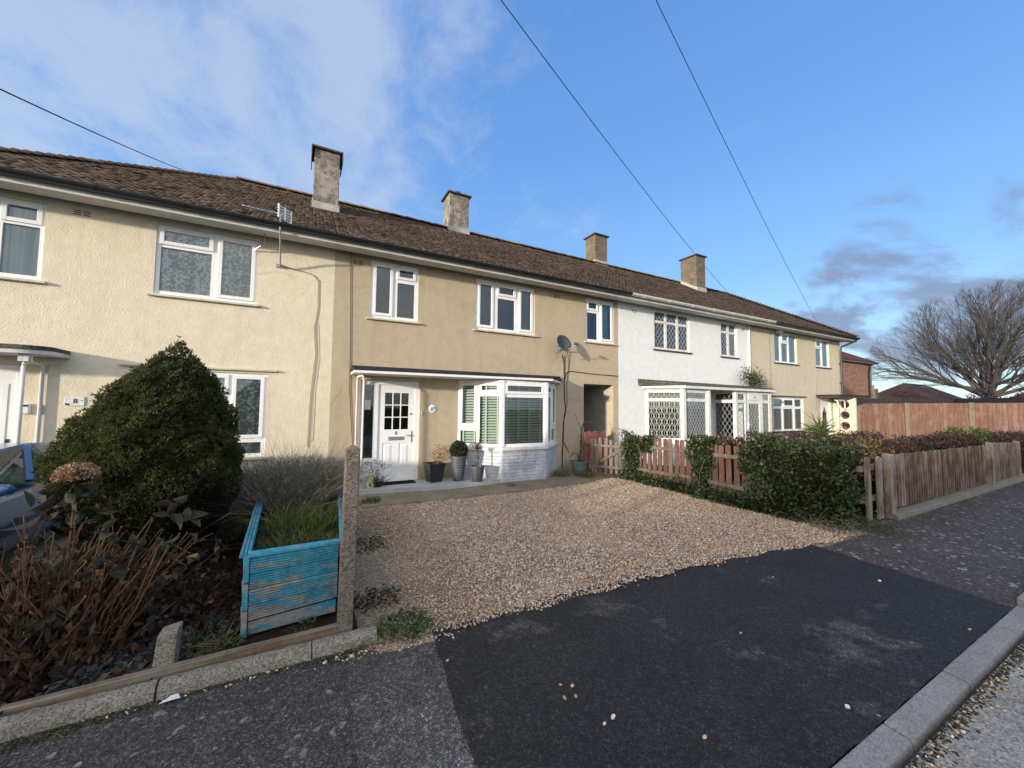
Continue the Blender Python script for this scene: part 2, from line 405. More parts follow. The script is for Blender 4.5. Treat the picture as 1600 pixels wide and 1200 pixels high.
def roof_front(x0, x1, parent, hipL=False, hipR=False):
    g = .088; w = .142; th = .012; nrow = int(SL/g)+1
    V = []; F = []; T = []
    rng = np.random.default_rng(int(abs(x0)*100)+3)
    for j in range(nrow):
        s0 = j*g - .03; s1 = min(s0 + .2, SL+.02)
        mid = (s0+g*.5)*CA
        a = XL + mid if hipL else x0
        b = XR - mid if hipR else x1
        n0 = math.floor(a/w) + (0 if j % 2 else .5)
        x = n0*w
        sag = .012*math.sin(j*.7)
        while x < b - .02:
            c0 = max(x+.002, a); c1 = min(x+w-.002, b); x += w
            if c1 - c0 < .02: continue
            e = rng.normal(0, .0032, 4); lift = .019 + rng.random()*.006 + (0.02 if rng.random() < .015 else 0); ds = rng.normal(0, .005)
            p = [slope_pt(c0, s0+ds, lift+e[0]), slope_pt(c1, s0+ds, lift+e[1]), slope_pt(c1, s1, .016), slope_pt(c0, s1, .016)]
            q = [slope_pt(c0, s0+ds, lift+e[0]-th), slope_pt(c1, s0+ds, lift+e[1]-th)]
            q2 = [slope_pt(c0, s1, .002), slope_pt(c1, s1, .002)]
            n = len(V); V += p + q + q2
            F += [(n,n+1,n+2,n+3), (n+4,n+5,n+1,n), (n,n+3,n+6,n+4), (n+1,n+5,n+7,n+2)]
            T += [min(1, max(0, rng.normal(.45, .17)))]*8
    # underlay, rear slope and hip ends
    def sheet(*pts):
        n = len(V); V.extend(pts); F.append(tuple(range(n, n+4))); T.extend([.4]*4)
    bl, br = (XL+HIP if hipL else x0), (XR-HIP if hipR else x1)
    el, er = (XL if hipL else x0), (XR if hipR else x1)
    sheet((el,EY,EZ), (er,EY,EZ), (br,RY,RZ), (bl,RY,RZ)); sheet((er,BACK,EZ), (el,BACK,EZ), (bl,RY,RZ), (br,RY,RZ))
    if hipL: sheet((el,BACK,EZ), (el,EY,EZ), (bl,RY,RZ), (bl,RY,RZ+.001))
    if hipR: sheet((er,EY,EZ), (er,BACK,EZ), (br,RY,RZ), (br,RY,RZ+.001))
    roof = np_mesh('roof', np.array(V), np.array(F), M['tiles'], parent, np.array(T))
    # half round ridge tiles and bonnet hip tiles
    V = []; F = []; T = []
    def capping(a, b, r, step, lap, tilt):
        a = Vector(a); b = Vector(b); d = (b-a); L = d.length; d.normalize(); s = Vector((d.y, -d.x, 0)).normalized(); u = s.cross(d)
        k = 0
        while k*step < L-.02:
            p0 = a + d*(k*step-lap) + u*tilt; p1 = a + d*min((k+1)*step, L); r0 = r*random.uniform(1.0, 1.1); n = len(V); N = 7
            for p, rr in ((p0, r0), (p1, r*.94), (p0 - u*.016, r0*.9)):
                for i in range(N):
                    an = PI*i/(N-1); V.append(tuple(p + s*rr*math.cos(an) + u*(rr*.62*math.sin(an) - .02)))
            for i in range(N-1):
                F.append((n+i, n+i+1, n+N+i+1, n+N+i)); F.append((n+i, n+2*N+i, n+2*N+i+1, n+i+1))
            T.extend([min(1, max(0, random.gauss(.5, .22)))]*(3*N)); k += 1
    capping((bl-.05,RY,RZ+.02), (br+.05,RY,RZ+.02), .13, .44, .02, .006)
    if hipL:
        capping((XL,EY,EZ+.03), (bl,RY,RZ-.01), .10, .145, .05, .03); capping((XL,BACK,EZ+.03), (bl,RY,RZ-.01), .10, .145, .05, .03)
    if hipR:
        capping((XR,EY,EZ+.03), (br,RY,RZ+.03), .12, .145, .05, .045); capping((XR,BACK,EZ+.03), (br,RY,RZ+.03), .12, .145, .05, .045)
    np_mesh('ridge', np.array(V), np.array(F), M['tiles'], roof, np.array(T), smooth=False)
    return roof

def chimney(parent, x0, x1, y0, y1, z0, z1, mat, skirt=0, pot=None):
    b = MB(); b.box(x0, x1, y0, y1, z0, z1-.05); c = b.build('chimney', mat, parent, bevel=.012)
    q = MB(); e = .07; q.box(x0-e, x1+e, y0-e, y1+e, z1-.05, z1)
    if skirt:
        q.box(x0-e, x0-e+.02, y0-e, y1+e, z1-skirt, z1-.052); q.box(x1+e-.02, x1+e, y0-e, y1+e, z1-skirt, z1-.052)
    q.build('chimney_cap', M['cap'], c, bevel=.01)
    zf = EZ + (y0-EY)*SA/CA
    f = MB(); 
    for (a, bb) in (((x0-.02, y0-.02), (x1+.02, y0)),): f.box(a[0], bb[0], a[1]-.02, bb[1]-.001, min(zf, RZ)-.1, min(zf, RZ)+.17)
    zz = [(y, min(RZ, EZ+(min(y, 2*RY-y)-EY)*SA/CA)) for y in (y0, min(max(RY, y0+.01), y1-.01), y1)]
    for xx in ((x0-.02, x0-.001), (x1+.001, x1+.02)):
        for (ya, za), (yb, zb) in zip(zz, zz[1:]):
            f.hexa([(xx[0],ya,za-.1),(xx[1],ya,za-.1),(xx[1],yb,zb-.1),(xx[0],yb,zb-.1)], [(xx[0],ya,za+.16),(xx[1],ya,za+.16),(xx[1],yb,zb+.16),(xx[0],yb,zb+.16)])
    f.build('flashing', M['flash'], c)
    if pot:
        p = MB(); cx, cy = (x0+x1)/2, (y0+y1)/2
        if pot == 'cowl':
            p.lathe([(.10,0),(.10,.06),(.13,.07),(.14,.14),(.10,.20),(.03,.22)], 14, (cx+.05,cy,z1)); p.build('chimney_cowl', M['black_metal'], c, smooth=True)
        elif pot == 'mound':
            p.lathe([(.26,0),(.22,.05),(.12,.09),(.02,.10)], 12, (cx,cy,z1)); p.build('mortar_cap', mat, c, smooth=True)
        else:
            p.lathe([(.09,0),(.09,.12),(.11,.13),(.07,.17)], 12, (cx-.02,cy,z1)); p.build('chimney_pot', mat, c, smooth=True)
    return c

# ------------------------------------------------------------------ windows
def frame_T(a, b):
    """local x runs from a to b on the ground, local y points to the inside"""
    a = Vector((a[0], a[1], 0)); b = Vector((b[0], b[1], 0)); x = (b-a).normalized(); y = Vector((0,0,1)).cross(x)
    m = Matrix.Identity(4)
    for i in range(3): m[i][0] = x[i]; m[i][1] = y[i]; m[i][2] = (0,0,1)[i]; m[i][3] = a[i]
    return m, (b-a).length
def window(parent, x0, x1, z0, z1, cells, T=None, y=.03, mat='upvc', sill=None, inside='net', lead=None, lead_mat='lead', name='window', grille=False, lw=.011, depth=.07, drape=None):
    """cells: (xa, xb, za, zb, opens) clear areas between the fixed frame members"""
    f = MB(T); f.holes(x0, x1, z0, z1, [c[:4] for c in cells], y, depth)
    f.quad((x0,y+depth,z0),(x0,y,z0),(x0,y,z1),(x0,y+depth,z1)); f.quad((x1,y,z0),(x1,y+depth,z0),(x1,y+depth,z1),(x1,y,z1))
    f.quad((x0,y,z1),(x1,y,z1),(x1,y+depth,z1),(x0,y+depth,z1)); f.quad((x0,y+depth,z0),(x1,y+depth,z0),(x1,y,z0),(x0,y,z0))
    g = MB(T); ld = MB(T)
    for c in cells:
        a, b, p, q, op = c
        gy = y + .03
        if op:
            e = .022; i = .038; yf = y - .022
            for bx in ((a-e, a+i, p-e, q+e), (b-i, b+e, p-e, q+e)): f.box(bx[0], bx[1], yf, y+.04, bx[2], bx[3])
            f.box(a+i, b-i, yf+.001, y+.04, p-e, p+i); f.box(a+i, b-i, yf+.001, y+.04, q-i, q+e)
            a, b, p, q = a+i, b-i, p+i, q-i; gy = y+.004
        w = random.uniform(-.004, .004); h = random.uniform(-.004, .004)
        g.quad((a,gy+w,p),(b,gy-w+h,p),(b,gy-w,q),(a,gy+w-h,q))
        if lead:
            # diamond leading across the pane
            dx, dz = lead; yl = gy-.008; cx, cz = (a+b)/2, (p+q)/2; k = dz/dx
            nmax = int(((b-a)+(q-p)/k)/dx)+2
            for sgn in (1, -1):
                for n in range(-nmax, nmax+1):
                    pts = []
                    for xx in (a, b):
                        zz = cz + sgn*k*(xx-cx) + n*dz
                        if p <= zz <= q: pts.append((xx, zz))
                    for zz in (p, q):
                        xx = cx + sgn*(zz - cz - n*dz)/k
                        if a < xx < b: pts.append((xx, zz))
                    if len(pts) >= 2:
                        ld.bar((pts[0][0], yl+.001*sgn, pts[0][1]), (pts[1][0], yl+.001*sgn, pts[1][1]), lw, .005, up=(0,1,0))
    fo = f.build(name, M[mat], parent, bevel=.004)
    g.build('pane', M['glass'], fo)
    if lead: ld.build('leading', M[lead_mat], fo)
    if sill:
        s = MB(T); s.hexa([(x0-.07,-.06,z0-.05),(x1+.07,-.06,z0-.05),(x1+.07,.10,z0-.05),(x0-.07,.10,z0-.05)], [(x0-.07,-.055,z0-.014),(x1+.07,-.055,z0-.014),(x1+.07,.10,z0-.001),(x0-.07,.10,z0-.001)])
        s.build('sill', M[sill], fo, bevel=.006)
    yi = y + .085
    if inside in ('net', 'lace', 'gathered'):
        c = MB(T); n = int((x1-x0)*(44 if inside == 'gathered' else 26)); amp = .008 if inside != 'gathered' else .012
        ph = [random.uniform(0, 6) for _ in range(4)]
        yc_ = y + .062
        rowsz = [z0+.02, (z0+z1)/2, z1-.01]; vs = []
        for zz in rowsz:
            for i in range(n+1):
                xx = x0 + .02 + (x1-x0-.04)*i/n
                vs.append((xx, yc_ + amp*math.sin(i*1.15+ph[0]) + amp*.7*math.sin(i*.41+ph[1]+zz), zz))
        c.add(vs, [(r*(n+1)+i, r*(n+1)+i+1, (r+1)*(n+1)+i+1, (r+1)*(n+1)+i) for r in range(2) for i in range(n)])
        c.build('net_curtain', M['lace' if inside == 'lace' else 'net'], fo, smooth=True)
    if drape:
        d = MB(T)
        for (xa, xb) in drape:
            n = 14; vs = []
            for zz in (z0-.05, z1):
                for i in range(n+1): vs.append((xa+(xb-xa)*i/n, yi+.05+.03*math.sin(i*1.6), zz))
            d.add(vs, [(i, i+1, n+2+i, n+1+i) for i in range(n)])
        d.build('curtain', M['drape'], fo, smooth=True)
    if inside == 'blind':
        b = MB(T); zz = z0+.05
        while zz < z1-.04:
            b.hexa([(x0+.03,yi-.022,zz-.021),(x1-.03,yi-.022,zz-.021),(x1-.03,yi+.022,zz+.017),(x0+.03,yi+.022,zz+.017)], [(x0+.03,yi-.022,zz-.016),(x1-.03,yi-.022,zz-.016),(x1-.03,yi+.022,zz+.022),(x0+.03,yi+.022,zz+.022)]); zz += .062
        m = max(2, round((x1-x0)/.28))
        for i in range(m):
            xx = x0 + (x1-x0)*(i+.5)/m; b.box(xx-.017, xx+.017, yi-.036, yi-.031, z0+.03, z1-.02)
        b.build('blind', M['blind'], fo)
    if grille:
        gr = MB(T); a, b = x0+.05, x1-.05; n = 15
        for i in range(n):
            xx = a + (b-a)*i/(n-1); gr.box(xx-.007, xx+.007, yi-.05, yi-.042, z0+.02, z1-.02)
        dz = .17; k = int((z1-z0)/dz); st = (b-a)/(n-1)
        for r in range(k):
            for i in range(0, n-1):
                s = 1 if (i+r) % 2 else -1; za = z0+.05+r*dz
                gr.bar((a+i*st, yi-.058, za + (0 if s > 0 else dz)), (a+(i+1)*st, yi-.058, za + (dz if s > 0 else 0)), .011, .004, up=(0,1,0))
        gr.build('security_grille', M['grille'], fo)
    return fo
def text(parent, s, loc, size, mat, T=None, name='house_number', ext=.003, rz=0):
    c = bpy.data.curves.new(name, 'FONT'); c.body = s; c.size = size; c.extrude = ext; c.align_x = 'CENTER'; c.align_y = 'CENTER'
    c.materials.append(mat); tmp = bpy.data.objects.new(name, c); COL.objects.link(tmp); bpy.context.view_layer.update()
    me = bpy.data.meshes.new_from_object(tmp.evaluated_get(bpy.context.evaluated_depsgraph_get())); bpy.data.objects.remove(tmp); bpy.data.curves.remove(c)
    me.name = name; o = bpy.data.objects.new(name, me); COL.objects.link(o)
    if not me.materials: me.materials.append(mat)
    o.rotation_euler = (PI/2, 0, rz); o.location = loc
    if parent is not None: o.parent = parent
    return o
def gutter(parent, x0, x1, mat, clips=1.05, closeL=False):
    g = MB(); n = 9; r = .074; cy, cz = EY-.088, EZ-.028
    pr = [(cy + r*math.cos(PI+PI*i/(n-1)), cz + r*math.sin(PI+PI*i/(n-1))) for i in range(n)]
    pr += [(cy + (r-.008)*math.cos(2*PI-PI*i/(n-1)), cz + (r-.008)*math.sin(2*PI-PI*i/(n-1))) for i in range(n)]
    k = len(pr); vs = [(x, y, z) for x in (x0, x1) for y, z in pr]
    g.add(vs, [(i, (i+1) % k, k+(i+1) % k, k+i) for i in range(k)] + [tuple(range(k))[::-1], tuple(range(k, 2*k))])
    x = x0 + .5
    while x < x1:
        pr2 = [(cy + (r+.007)*math.cos(PI+PI*i/(n-1)), cz + (r+.007)*math.sin(PI+PI*i/(n-1))) for i in range(n)]
        vs = [(xx, y, z) for xx in (x-.03, x+.03) for y, z in pr2]
        g.add(vs, [(i, i+1, n+i+1, n+i) for i in range(n-1)] + [tuple(range(n))[::-1], tuple(range(n, 2*n))]); x += clips
    return g.build('gutter', M[mat], parent, smooth=True)
def eaves(parent, x0, x1):
    b = MB(); b.box(x0, x1, EY-.012, -.155, 4.80, 4.82); b.box(x0, x1, EY-.013, EY+.012, 4.821, EZ+.0)
    o = b.build('soffit', M['soffit'], parent); b = MB(); b.box(x0, x1, -.154, .12, 4.842, 4.855); b.build('soffit_shade_strip', M['soffit_shade'], parent); return o  # recessed inner soffit strip, eaves shade put into its grey
def airbrick(parent, x, z):
    b = MB(); b.box(x-.11, x+.11, -.004, .01, z-.05, z+.05)
    k = MB()
    for i in (-1, 1):
        for j in (-1, 0, 1): k.box(x+i*.055-.042, x+i*.055+.042, -.0062, .0, z+j*.03-.007, z+j*.03+.007)
    o = b.build('air_brick', AIR[0], parent); k.build('vent_slot', M['dark'], o)
AIR = [None]

def shell(name, label, x0, x1, wall, holes, low=None, endL=False, endR=False):
    """the house: front wall with openings, sides, rear, floors; returns the thing's Empty"""
    h = empty(name, (0,0,0), label, 'house', 'houses of the terrace')
    w = MB(); w.holes(x0, x1, -.06, 4.84, holes, 0, .24)
    w.build('wall', M[wall], h)
    s = MB(); yb = 6.8
    if endL: s.quad((x0,yb,-.06),(x0,0,-.06),(x0,0,4.84),(x0,yb,4.84))
    if endR: s.quad((x1,0,-.06),(x1,yb,-.06),(x1,yb,4.84),(x1,0,4.84))
    s.quad((x1,yb,-.06),(x0,yb,-.06),(x0,yb,4.84),(x1,yb,4.84))
    s.build('rear_wall', M[wall], h)
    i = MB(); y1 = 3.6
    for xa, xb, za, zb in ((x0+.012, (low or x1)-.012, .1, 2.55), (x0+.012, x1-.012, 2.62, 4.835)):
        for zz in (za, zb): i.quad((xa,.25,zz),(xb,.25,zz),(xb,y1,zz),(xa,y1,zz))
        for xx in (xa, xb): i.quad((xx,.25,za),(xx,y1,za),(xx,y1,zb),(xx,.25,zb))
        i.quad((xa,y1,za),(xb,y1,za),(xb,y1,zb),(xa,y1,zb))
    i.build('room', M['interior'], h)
    return h

# ------------------------------------------------------------------ the four houses
HEAD, SILL, TR = 4.77, 3.55, 4.39
# --- house 8, cream, left end
hA = [(-5.0,-3.54,SILL,4.74), (-2.25,-.81,SILL,4.74), (-4.62,-3.66,.1,2.26), (-2.45,-.57,.76,2.27)]
H8 = shell('terraced_house', 'cream roughcast end house with lace curtains, behind the clipped conifer', -5.2, .49, 'cream', hA, endL=True)
AIR[0] = M['cream']
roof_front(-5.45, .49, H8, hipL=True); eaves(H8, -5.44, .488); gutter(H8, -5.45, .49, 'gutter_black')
chimney(H8, .06, .63, 1.9, 2.5, 6.2, 8.03, M['chim_grey'], skirt=.27, pot='mound')
window(H8, -5.0, -3.54, SILL, 4.74, [(-4.94,-4.06,4.42,4.68,0),(-4.94,-4.06,3.61,4.36,0),(-3.98,-3.6,4.42,4.68,1),(-3.98,-3.6,3.61,4.36,0)], sill='sill_stone', inside='gathered', drape=[(-4.9,-4.2)])
window(H8, -2.25, -.81, SILL, 4.74, [(-2.19,-1.5,4.43,4.68,1),(-2.19,-1.5,3.61,4.36,0),(-1.38,-.87,3.62,4.67,1)], sill='sill_stone', inside='lace')
window(H8, -2.45, -.57, .76, 2.27, [(-2.39,-1.83,1.9,2.21,1),(-2.39,-1.83,.82,1.83,0),(-1.75,-1.18,1.9,2.21,1),(-1.75,-1.18,.82,1.83,0),(-1.08,-.64,1.12,2.2,1),(-1.08,-.64,.82,1.02,0)], sill='sill_stone', inside='lace')
b = MB(); b.box(-2.6, -.42, -.05, .1, 2.31, 2.345); b.build('lintel_strip', M['sill_cream'], H8, bevel=.006)
airbrick(H8, -3.15, 4.69)
# porch hood with its bent pipe support, door
p = MB(); n = 10
pts = [(-5.2,0), (-5.2,-.62)] + [(-3.5+.33*math.sin(PI/2*i/n), -.62+.2*(1-math.cos(PI/2*i/n))) for i in range(n+1)] + [(-3.17,0)]
p.prism(pts, 2.385, 2.44); hood = p.build('porch_hood', M['soffit'], H8)
q = MB(); q.prism([(x*1.004+.014, y-.015 if y < -.05 else y) for x, y in pts], 2.441, 2.50); q.build('hood_felt', M['mossy_felt'], hood)
k = MB(); X = -3.43
k.tube([(X,-.5,0),(X,-.5,2.2)] + [(X,-.5+.08*(1-math.cos(a)),2.2+.08*math.sin(a)) for a in (.5,1.0,1.57)] + [(X,-.12,2.28)] + [(X,-.12+.08*math.sin(a),2.2+.08*math.cos(a)) for a in (.5,1.0,1.57)] + [(X,-.04,0)], .024, 10)
k.box(X-.05, X+.05, -.53, -.42, 2.28, 2.384); k.build('porch_pipe', M['rust_pole'], H8, smooth=True)
def simple_door(parent, x0, x1, z0, z1, y=.06, name='front_door'):
    d = MB(); fr = .06
    d.box(x0, x0+fr, y-.02, y+.08, z0, z1); d.box(x1-fr, x1, y-.02, y+.08, z0, z1); d.box(x0+fr, x1-fr, y-.019, y+.08, z1-fr, z1)
    d.box(x0+fr, x1-fr, y, y+.05, z0, z1-fr)
    return d.build(name, M['door_white'], parent, bevel=.004)
d8 = simple_door(H8, -4.62, -3.66, .1, 2.26)
m = MB(); m.holes(-4.48, -3.8, .3, 1.98, [(-4.42,-3.86,.36,1.92)], .052, .01); m.build('door_panel', M['door_white'], d8)
def lever(parent, x, z, y, sgn, mat, wide=.04):
    m = MB(); m.box(x-wide/2, x+wide/2, y-.014, y, z-.12, z+.12); m.bar((x, y-.045, z+.03), (x+sgn*.12, y-.045, z+.03), .018, .02); m.bar((x, y, z+.03), (x, y-.05, z+.03), .018, .018)
    return m.build('door_handle', mat, parent, bevel=.004)
lever(d8, -3.77, 1.05, .06, -1, M['black_metal'])
m = MB(); m.box(-3.63, -3.53, -.06, 0, 1.54, 1.69); bell = m.build('doorbell', M['upvc'], H8, bevel=.012); m = MB(); m.box(-3.62, -3.54, -.066, -.061, 1.645, 1.675); m.build('button', M['black_metal'], bell)
m = MB(); m.box(-3.19, -2.97, -.015, 0, 1.66, 1.80); plq = m.build('number_plaque', M['upvc_old'], H8, bevel=.005)
text(plq, '8', (-3.07,-.018,1.732), .10, M['black_metal'])
m = MB(); m.ball((-3.155,-.018,1.685), .02, 8, (1.3,.25,.7)); m.ball((-3.175,-.018,1.695), .009, 6, (1,.4,1)); m.ball((-3.0,-.018,1.74), .01, 6, (1.4,.3,.6)); m.build('plaque_motif', M['black_metal'], plq)

# --- house 6, tan, with bay, canopy and passage
hB = [(1.18,2.19,SILL,HEAD), (3.57,5.22,SILL,HEAD), (6.89,7.92,SILL,HEAD), (1.05,2.28,.11,2.23), (3.2,5.83,.1,2.32), (6.81,7.88,-.06,2.355)]
H6 = shell('terraced_house', 'tan roughcast house with a bay window and a white door numbered 6', .49, 8.08, 'tan', hB, low=6.78)
AIR[0] = M['tan']
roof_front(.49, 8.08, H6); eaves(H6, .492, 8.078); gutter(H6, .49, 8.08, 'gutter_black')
chimney(H6, 3.95, 4.62, 3.2, 3.85, 7.0, 8.62, M['chim_grey'], pot='cowl')
window(H6, 1.18, 2.19, SILL, HEAD, [(1.26,1.62,3.63,4.69,1),(1.74,2.11,4.47,4.69,1),(1.74,2.11,3.62,4.37,0)], sill='sill_cream', inside=None)
window(H6, 3.57, 5.22, SILL, HEAD, [(3.65,4.02,3.63,4.69,1),(4.16,4.64,4.46,4.69,1),(4.16,4.64,3.62,4.37,0),(4.78,5.14,3.63,4.69,1)], sill='sill_cream', inside=None, drape=[(4.95,5.18)])
window(H6, 6.89, 7.92, SILL, HEAD, [(6.96,7.32,4.46,4.69,1),(6.96,7.32,3.62,4.37,0),(7.45,7.85,3.63,4.69,1)], sill='sill_cream', inside=None, drape=[(7.45,7.9)])
for x in (.92, 5.9): airbrick(H6, x, 4.66)
# passage tunnel
t = MB(); t.quad((6.81,.24,-.06),(6.81,5.5,-.06),(6.81,5.5,2.355),(6.81,.24,2.355)); t.quad((7.88,5.5,-.06),(7.88,.24,-.06),(7.88,.24,2.355),(7.88,5.5,2.355))
t.quad((6.81,.24,2.355),(6.81,5.5,2.355),(7.88,5.5,2.355),(7.88,.24,2.355)); t.quad((6.81,5.5,-.06),(7.88,5.5,-.06),(7.88,5.5,2.355),(6.81,5.5,2.355))
t.build('passage', M['passage'], H6)
# door with sidelight
d = MB(); y = .05
d.holes(1.05, 2.28, .11, 2.23, [(1.12,1.32,.62,2.14),(1.41,2.19,.15,2.15)], y, .09)
d.box(1.05, 1.37, y-.03, y-.001, .54, .585)
dr = d.build('front_door', M['upvc'], H6, bevel=.004)
g = MB(); g.quad((1.12,y+.04,.62),(1.32,y+.042,.62),(1.32,y+.04,2.14),(1.12,y+.042,2.14)); g.build('sidelight', M['glass'], dr)
d = MB(); yl = y+.02
gl = (1.55,2.05,1.2,1.98); pl = [(1.52,1.735,.38,.91), (1.865,2.08,.38,.91)]
d.holes(1.412, 2.188, .152, 2.148, [gl]+pl, yl, .014)
for a, bb, c, e in pl:
    d.hexa([(a,yl+.014,c),(bb,yl+.014,c),(bb,yl+.014,e),(a,yl+.014,e)], [(a+.06,yl+.001,c+.07),(bb-.06,yl+.001,c+.07),(bb-.06,yl+.001,e-.07),(a+.06,yl+.001,e-.07)])
for i in (1, 2):
    xx = gl[0]+(gl[1]-gl[0])*i/3; d.box(xx-.011, xx+.011, yl-.002, yl+.012, gl[2], gl[3]); zz = gl[2]+(gl[3]-gl[2])*i/3
    for j in range(3):
        xa = gl[0]+(gl[1]-gl[0])*j/3+.0115*(j > 0); xb = gl[0]+(gl[1]-gl[0])*(j+1)/3-.0115*(j < 2); d.box(xa, xb, yl-.001, yl+.012, zz-.011, zz+.011)
leaf = d.build('door_leaf', M['door_white'], dr, bevel=.003)
g = MB(); g.quad((gl[0],yl+.012,gl[2]),(gl[1],yl+.013,gl[2]),(gl[1],yl+.012,gl[3]),(gl[0],yl+.013,gl[3])); g.build('door_glass', M['glass_dark'], dr)
m = MB(); m.box(1.63, 1.96, yl-.012, yl, .97, 1.045); m.box(1.65, 1.94, yl-.017, yl-.0125, .985, 1.03); m.build('letterbox', M['steel'], dr, bevel=.004)
lever(dr, 2.12, 1.04, yl, -1, M['steel'])
m = MB(); m.lathe([(.022,0),(.022,.012),(.012,.016)], 12); o = m.build('spyhole', M['steel'], dr); o.rotation_euler = (PI/2,0,0); o.location = (2.10,yl,1.53)
text(dr, '6', (1.80,yl-.004,1.125), .11, M['black_metal'])
m = MB(); m.box(1.15, 1.26, y+.030, y+.036, 1.62, 1.82); nt = m.build('window_notice', M['upvc_old'], dr)
m = MB()
for i in range(5): m.box(1.165, 1.245, y+.0275, y+.0295, 1.65+i*.026, 1.656+i*.026)
m.box(1.19, 1.22, y+.0275, y+.0295, 1.785, 1.805); m.build('notice_print', M['grey_plastic'], dr)
m = MB(); m.box(2.315, 2.345, -.02, 0, 1.5, 1.59); m.build('doorbell', M['steel'], H6, bevel=.004)
m = MB(); m.lathe([(.088,0),(.088,.008),(.078,.014),(.0,.015)], 28); o = m.build('number_plaque', M['upvc'], H6, smooth=True); o.rotation_euler = (PI/2,0,0); o.location = (2.56,-.001,1.645)
BLUE = m_plain('cobalt_enamel', (.03,.07,.28), .3); tx = text(H6, '6', (2.545,-.019,1.645), .11, BLUE)
m = MB(); m.ball((2.60,-.017,1.665), .018, 8, (1,.2,1.2)); m.ball((2.525,-.017,1.61), .014, 8, (1.2,.2,.8)); m.build('plaque_motif', BLUE, H6)
# canopy over door and bay
cp = [(.85,0),(.85,-.64),(5.17,-.86),(6.0,-.03),(6.0,0)]
cp = [(.85,0),(.85,-.62),(3.0,-.70),(5.22,-.84),(6.03,-.04),(6.03,0)]
p = MB(); p.prism(cp, 2.325, 2.38); can = p.build('canopy', M['upvc'], H6, bevel=.006)
p = MB(); p.prism([(x+(.012 if x > 3 else -.012), y*1.022) for x, y in cp], 2.381, 2.445); p.build('canopy_felt', M['felt'], can)
p = MB(); p.hexa([(.86,-.3,2.446),(5.6,-.42,2.446),(6.02,0,2.446),(.86,0,2.446)], [(.86,-.02,2.52),(5.9,-.02,2.52),(6.02,0,2.52),(.86,0,2.52)]); p.build('canopy_upstand', M['felt'], can)
k = MB(); X = 1.04
k.tube([(X,-.52,.1),(X,-.52,2.2)] + [(X-.01,-.52+.09*(1-math.cos(a)),2.2+.09*math.sin(a)) for a in (.5,1.0,1.57)] + [(X-.05,-.15,2.29)] + [(X-.06,-.15+.09*math.sin(a),2.2+.09*math.cos(a)) for a in (.5,1.0,1.57)] + [(X-.06,-.06,.1)], .021, 10)
k.build('porch_pipe', M['rust_pole'], H6, smooth=True)
# canted bay
BC = [(3.14,0),(3.95,-.72),(5.12,-.72),(5.90,0)]
b = MB(); b.prism(BC, -.06, .72); bay = b.build('bay_base', M['bay_brick'], H6)
b = MB(); b.prism([(3.09,0),(3.93,-.765),(5.14,-.765),(5.95,0)], .722, .80); b.build('bay_sill', M['upvc_old'], H6, bevel=.012)
b = MB(); b.prism([(3.2,.0),(3.98,-.64),(5.09,-.64),(5.83,.0)], 2.30, 2.324); b.build('bay_head', M['upvc'], H6)
for a, c, kind in ((BC[0],BC[1],0), (BC[1],BC[2],1), (BC[2],BC[3],2)):
    T, L = frame_T(a, c)
    z0, z1 = .801, 2.30
    if kind == 1: cells = [(.09,L-.09,2.02,2.22,1),(.07,L-.07,.87,1.92,0)]
    else:
        m_ = L*.46 if kind == 0 else L*.54
        big = [(.09,m_-.05,1.28,2.22,1),(.08,m_-.04,.87,1.16,0)]; small = [(m_+.05,L-.10,2.04,2.22,1),(m_+.04,L-.08,.87,1.94,0)]
        if kind == 2: big = [(m_+.05,L-.09,1.28,2.22,1),(m_+.04,L-.08,.87,1.16,0)]; small = [(.10,m_-.05,2.04,2.22,1),(.08,m_-.04,.87,1.94,0)]
        cells = big + small
    window(H6, .002, L-.002, z0, z1, cells, T=T, y=.02, inside='blind', name='bay_window')
for x, yy in (BC[1], BC[2]):
    b = MB(); b.box(x-.055, x+.055, yy-.012, yy+.1, .802, 2.299); b.build('corner_post', M['upvc'], H6, bevel=.02, seg=2)
b = MB(); b.box(4.46, 4.74, -.735, -.72, .27, .44); v = b.build('bay_vent', M['bay_brick'], H6, bevel=.006)
b = MB()
for i in range(5): b.box(4.50, 4.70, -.738, -.7352, .30+i*.026, .312+i*.026)
b.build('vent_slot', M['grey_plastic'], v)

# --- house 4, white
hC = [(9.58,11.23,SILL,HEAD), (12.9,13.82,SILL,HEAD), (9.3,10.95,.1,2.3), (12.45,14.2,.1,2.3)]
H4 = shell('terraced_house', 'white painted house with diamond leaded windows and a glazed porch', 8.08, 14.66, 'white_wall', hC)
AIR[0] = M['white_wall']
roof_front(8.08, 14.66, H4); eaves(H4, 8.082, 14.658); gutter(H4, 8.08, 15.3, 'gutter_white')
chimney(H4, 10.08, 10.72, 3.36, 3.95, 7.2, 8.67, M['chim_brown'], pot='pot')
Wd = (.15, .20)
window(H4, 9.58, 11.23, SILL, HEAD, [(9.64,10.08,4.46,4.71,0),(9.64,10.08,3.61,4.38,0),(10.18,10.63,4.46,4.71,0),(10.18,10.63,3.61,4.38,0),(10.73,11.17,4.46,4.71,0),(10.73,11.17,3.61,4.38,0)], sill='sill_dark', inside=None, lead=Wd, mat='upvc_old', drape=[(9.6,9.75),(11.05,11.2)])
window(H4, 12.9, 13.82, SILL, HEAD, [(12.96,13.31,4.46,4.71,0),(12.96,13.31,3.61,4.38,0),(13.41,13.76,4.46,4.71,0),(13.41,13.76,3.61,4.38,0)], sill='sill_dark', inside=None, lead=Wd, mat='upvc_old', drape=[(13.5,13.8)])
for x in (8.72, 14.2): airbrick(H4, x, 4.62)
b = MB(); b.box(14.50, 14.56, -.06, -.003, 2.6, 4.8); b.build('downpipe', M['upvc_old'], H4, bevel=.02)
